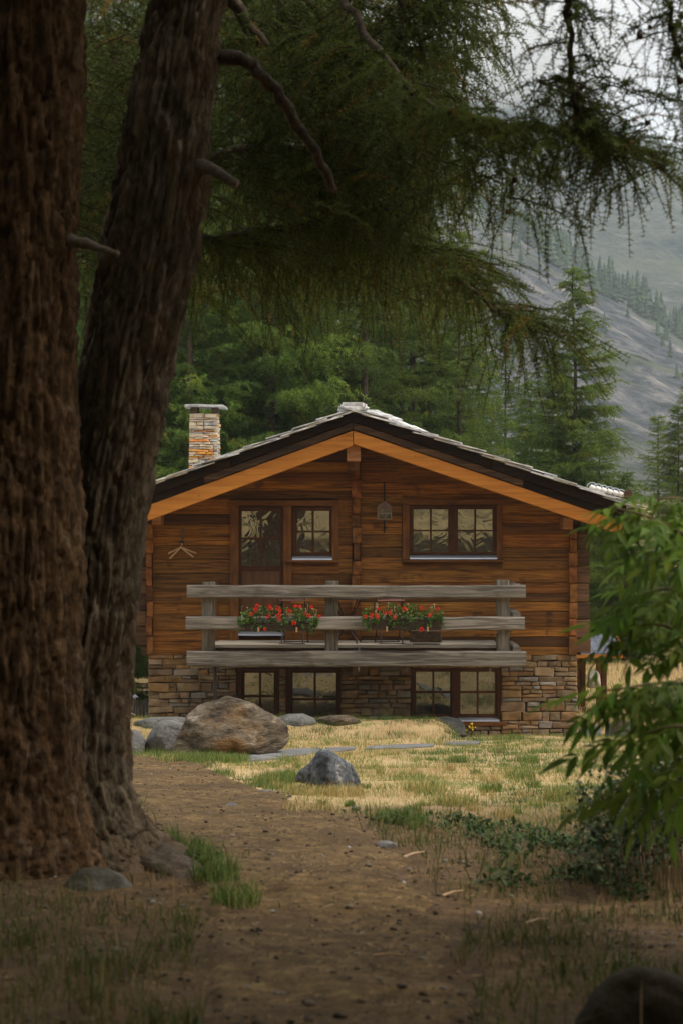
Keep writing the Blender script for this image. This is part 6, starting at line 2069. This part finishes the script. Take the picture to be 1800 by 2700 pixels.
# yellow flowers by the right basement window
yf_ = hit(1240, 1946)
yfl = thing('yellow_flowers', 'small plant with yellow blossoms below the right basement window', 'flower', tuple(yf_))
M_YEL = mat('yellow_petal', [(0.3, (0.70, 0.48, 0.02)), (0.7, (0.85, 0.62, 0.04))], scale=30, rough=.6, bump=0)
st_ = MB()
for k in range(9):
    dx, dy, hh = rng.normal(0, .045), rng.normal(0, .03), rng.uniform(.10, .22)
    p = yf_ + Vector((dx, dy, hh))
    st_.tube([yf_, yf_ + Vector((dx * .5, dy * .5, hh * .6)), p], .002, 4)
    vs, fs = [], []
    for q in range(9):
        c = p + rdir() * .008
        pp = poly_leaf(c, rdir((0, -.3, .5)), rdir(), .024, .016); n = len(vs); vs += pp; fs.append((n, n + 1, n + 2, n + 3))
    MB().add(vs, fs).build('blossom', M_YEL, yfl)
st_.build('stems', M_WEED, yfl)

# plank fence at the left, behind the house corner
M_FENCE = mat('grey_fence_plank', [(0.3, (0.045, 0.042, 0.040)), (0.7, (0.12, 0.115, 0.11))], scale=5, stretch=(6, 6, .5), rough=.9, bump=.4, rand=.25)
fn = thing('plank_fence', 'low fence of grey upright planks left of the stone wall', 'fence', (at(360, 1900, 34).x, 34.0, 0.0))
for k in range(14):
    px = 290 + k * 9.0
    x = (px - 900) * 34 / F
    if x > sx0 - .1: break
    zt_ = EYE - (1846 + random.uniform(-3, 3) - 1350) * 34 / F
    MB().beam((x, 34 + random.uniform(-.01, .01), -.25), (x, 34, zt_), .022, 9.0 * 34 / F - .006, bev=.003, up=(1, 0, 0)).build('plank', M_FENCE, fn)
MB().beam(((280 - 900) * 34 / F, 34.04, .35), ((388 - 900) * 34 / F, 34.04, .36), .04, .08, bev=.004).build('rail', M_FENCE, fn)

# small slate roofed shelter right of the house
YSH = 36.0
hx = lambda p: (p - 900) * YSH / F
hz = lambda p: EYE - (p - 1350) * YSH / F
sh = thing('garden_shelter', 'small open wooden shelter with a blue slate roof right of the house', 'shelter', (hx(1575), YSH, float(ground(hx(1575), YSH))))
gz_ = float(ground(hx(1575), YSH))
for (px, yy) in ((1535, 0), (1590, 0), (1535, .7), (1590, .7)):
    MB().beam((hx(px), YSH + yy, gz_ - .1), (hx(px) + (.0), YSH + yy, hz(1715)), .10, .10, bev=.012, segs=4, jit=.01, up=(1, 0, 0)).build('post', M_LOGEND, sh)
M_BLUE = mat('blue_slate', [(0.3, (0.07, 0.08, 0.11)), (0.7, (0.15, 0.17, 0.22))], scale=8, rough=.6, bump=.3, rand=.12)
for k in range(6):
    for j in range(5):
        x0 = hx(1520 + k * 19); y0 = YSH - .35 + j * .26
        z_ = hz(1722) + j * .055
        MB().add([(x0, y0, z_), (x0 + .128, y0, z_), (x0 + .128, y0 + .30, z_ + .065), (x0, y0 + .30, z_ + .065),
                  (x0, y0, z_ + .02), (x0 + .128, y0, z_ + .02), (x0 + .128, y0 + .30, z_ + .085), (x0, y0 + .30, z_ + .085)],
                 [(0, 3, 2, 1), (4, 5, 6, 7), (0, 1, 5, 4), (1, 2, 6, 5), (2, 3, 7, 6), (3, 0, 4, 7)]).build('slate', M_BLUE, sh)
MB().beam((hx(1515), YSH - .33, hz(1727)), (hx(1640), YSH - .33, hz(1727)), .05, .07, bev=.005).build('fascia', M_ORANGE, sh)
MB().beam((hx(1638), YSH - .36, hz(1716)), (hx(1638), YSH + .95, hz(1716) + .275), .04, .06, bev=.005).build('verge_board', M_ORANGE, sh)
MB().beam((hx(1515), YSH - .36, hz(1716)), (hx(1515), YSH + .95, hz(1716) + .275), .04, .06, bev=.005).build('verge_board', M_ORANGE, sh)
rock('boulder', 'whitish rounded stone under the small slate roofed shelter', 'boulder', [(1545, 1815), (1552, 1775), (1566, 1758), (1580, 1775), (1584, 1815)], 35.6, .4, M_PALE, sub=3, seed=60, rough=.04)

# ------------------------------------------------------------------ mountain
M_ROCK = mat('mountain_rock', [(0.37, (0.010, 0.013, 0.016)), (0.44, (0.030, 0.036, 0.042)), (0.50, (0.070, 0.076, 0.084)), (0.56, (0.13, 0.126, 0.124)), (0.63, (0.24, 0.215, 0.19))],
             scale=.085, stretch=(1, 1, .40), detail=13, rough=.95, bump=1.0, bscale=.25, bdist=4.5, nrough=.74, dist=.2, speck=(.022, .55, .62, (0.055, 0.072, 0.030), .8))
M_SLOPE = mat('mountain_pasture', [(0.37, (0.010, 0.014, 0.013)), (0.45, (0.030, 0.038, 0.025)), (0.52, (0.060, 0.065, 0.040)), (0.58, (0.090, 0.090, 0.084)), (0.65, (0.16, 0.157, 0.15))],
              scale=.045, stretch=(1, 1, .8), detail=13, rough=.95, bump=1.0, bscale=.12, bdist=5.0, nrough=.76, dist=.2, speck=(.012, .53, .60, (0.085, 0.092, 0.048), .6))
def massif(name, crest, Yc, Yb, zb_, m, seed, amp, back=200, nu=300, nv=170):
    """a slope rising from (Yb, zb_) to a crest line given where it stands at distance Yc"""
    C = np.array([[(x - 900) * Yc / F, EYE - (y - 1350) * Yc / F] for x, y in crest])
    xs_ = np.linspace(C[0, 0], C[-1, 0], nu)
    zc = np.interp(xs_, C[:, 0], C[:, 1])
    v = np.linspace(0, 1.25, nv)
    Xg, Vg = np.meshgrid(xs_, v)
    Zc = zc[None, :].repeat(nv, 0)
    front = np.clip(Vg, 0, 1)
    Yg = Yb + (Yc - Yb) * front + np.clip(Vg - 1, 0, 1) * back * 4
    Zg = zb_ + (Zc - zb_) * (front ** 1.12) - np.clip(Vg - 1, 0, 1) * back * 1.2
    q = np.stack([Xg, Yg, Zg], -1)
    n1 = fbm(q * (1 / (amp * 9)), 5, seed) - .5
    n2 = np.abs(fbm(np.stack([Xg / (amp * 2.2) + Zg / (amp * 5), Yg / (amp * 7), Zg / (amp * 7)], -1), 5, seed + 3) - .5)
    fade = np.minimum(1, front * 5)
    _, gp, pid = voronoi(q / (amp * 2.6) + (n1 * 2)[..., None], seed)
    _, gp2, pid2 = voronoi(q / (amp * .8) + (n1 * 3)[..., None], seed + 1)
    n2 = n2 + .14 * (pid - .5) + .30 * (pid2 - .5)
    lim = np.where(Vg > .93, .35, 1.0)
    Zg = Zg + (n1 * amp * 1.2) * fade * lim
    gul = fbm(np.stack([Xg / (amp * 1.3) + n1 * 2, Zg / (amp * 9), Yg * 0], -1), 4, seed + 8) - .5
    Yg = Yg + (n1 * amp * 1.0 - n2 * amp * .9 + gul * amp * 1.6) * fade
    V = np.stack([Xg, Yg, Zg], -1).reshape(-1, 3)
    ii = (np.arange(nv - 1)[:, None] * nu + np.arange(nu - 1)[None, :]).ravel()
    Fc = np.stack([ii, ii + 1, ii + nu + 1, ii + nu], 1)
    o = link(name, fast_mesh(name, V, Fc, smooth_=False), m)
    tag(o, kind='structure')
    return Xg, Yg, Zg
RX_, RY_, RZ_ = massif('mountain', [(-900, -700), (-200, -420), (300, -150), (700, 60), (1000, 290), (1200, 450), (1290, 520), (1400, 605), (1500, 690), (1600, 750), (1700, 815), (1800, 885), (2000, 980), (2300, 1110), (2700, 1240)],
                       600, 330, 2.0, M_ROCK, 5, 7)
massif('mountain', [(-1500, -900), (0, -700), (700, -260), (1050, 60), (1200, 150), (1330, 205), (1450, 235), (1560, 268), (1650, 318), (1720, 362), (1800, 398), (1950, 470), (2200, 600), (2700, 760)],
       1350, 620, 40.0, M_SLOPE, 9, 13, back=400)

# conifers on the rock: along its crest and scattered below
def conifer_mesh(k):
    rg4 = np.random.default_rng(400 + k)
    vs, fs = [], []
    H = 1.0
    for i in range(7):
        z0 = H * (.06 + .13 * i); r_ = .25 * (1 - i / 7.6) * rg4.uniform(.85, 1.15)
        q = len(vs)
        n = 9
        for j in range(n):
            a = 6.283 * j / n + rg4.uniform(-.25, .25); rr = r_ * rg4.uniform(.55, 1.15)
            vs.append((rr * math.cos(a), rr * math.sin(a), z0 - rg4.uniform(0, .05)))
        vs.append((0, 0, z0 + .20 * (1 - i * .05)))
        for j in range(n): fs.append((q + j, q + (j + 1) % n, q + n))
    me = bpy.data.meshes.new('mountain_conifer')
    me.from_pydata(vs, [], fs)
    me.materials.append(M_FARCON)
    return me
M_FARCON = mat('mountain_conifer_green', [(0.3, (0.030, 0.052, 0.026)), (0.7, (0.060, 0.090, 0.040))], scale=.6, rough=.9, bump=0, rand=.3)
CON = [conifer_mesh(k) for k in range(4)]
rc = random.Random(9)
nv, nu = RX_.shape
def conifer(iu, iv, h, label, group):
    p = (RX_[iv, iu], RY_[iv, iu], RZ_[iv, iu] - .3)
    o = bpy.data.objects.new('mountain_conifer', rc.choice(CON))
    col.objects.link(o)
    o.location = p
    o.scale = (h * rc.uniform(.8, 1.2), h * rc.uniform(.8, 1.2), h)
    o.rotation_euler = (0, 0, rc.uniform(0, 6.28))
    tag(o, label, 'tree', group)
pxu = 900 + RX_[0] * F / 600
cnt = 0
while cnt < 285:
    iu = rc.randrange(nu)
    if not (1180 < pxu[iu] < 1900): continue
    iv = int(nv * .80 * (1.03 - .16 * rc.random() ** 1.3))
    if rc.random() > .35 + .65 * smooth(1250, 1420, pxu[iu]): continue
    conifer(iu, min(iv, nv - 2), rc.uniform(6, 11.5), 'dark conifer in the belt of trees along the crest of the rocky mountain', 'conifers along the mountain crest')
    cnt += 1
cnt = 0
while cnt < 34:
    iu = rc.randrange(nu)
    if not (1200 < pxu[iu] < 1900): continue
    iv = int(nv * .80 * rc.uniform(.35, .92))
    conifer(iu, iv, rc.uniform(3.5, 7.0), 'conifer standing apart on the rock face below the belt of trees', 'lone conifers on the rock face')
    cnt += 1
# ------------------------------------------------------------------ air
def volume_mat(name, color, dens, aniso=0.0):
    m = bpy.data.materials.new(name)
    m.use_nodes = True
    t = m.node_tree
    t.nodes.clear()
    o = t.nodes.new('ShaderNodeOutputMaterial')
    v = t.nodes.new('ShaderNodeVolumePrincipled')
    v.inputs['Color'].default_value = (*color, 1)
    v.inputs['Density'].default_value = dens
    v.inputs['Anisotropy'].default_value = aniso
    t.links.new(v.outputs[0], o.inputs['Volume'])
    return m
HAZE = True
if HAZE:
    hb = MB().box((-1500, -190, -30), (1800, 2000, 700)).build('haze', volume_mat('thin_air', (0.70, 0.85, 1.0), 0.00031), None)
    tag(hb, kind='stuff')
# cloud hanging on the mountain top
MM = volume_mat('hanging_mist', (1.0, 1.0, 1.0), 0.006)
for (px, py, Y, rx, ry, rz_, sd_) in [(1340, 150, 1200, 80, 110, 38, 1), (1500, 120, 1240, 90, 110, 40, 2), (1180, 120, 1150, 100, 110, 45, 3)]:
    V, Fc = ICO[4]
    W_ = V * (1 + .9 * (fbm(V * 1.5 + sd_ * 7, 4, sd_) - .5))[:, None] * np.array([rx, ry, rz_])
    tag(link('mist', fast_mesh('mist', W_, Fc, smooth_=True), MM, None, at(px, py, Y)), kind='stuff')
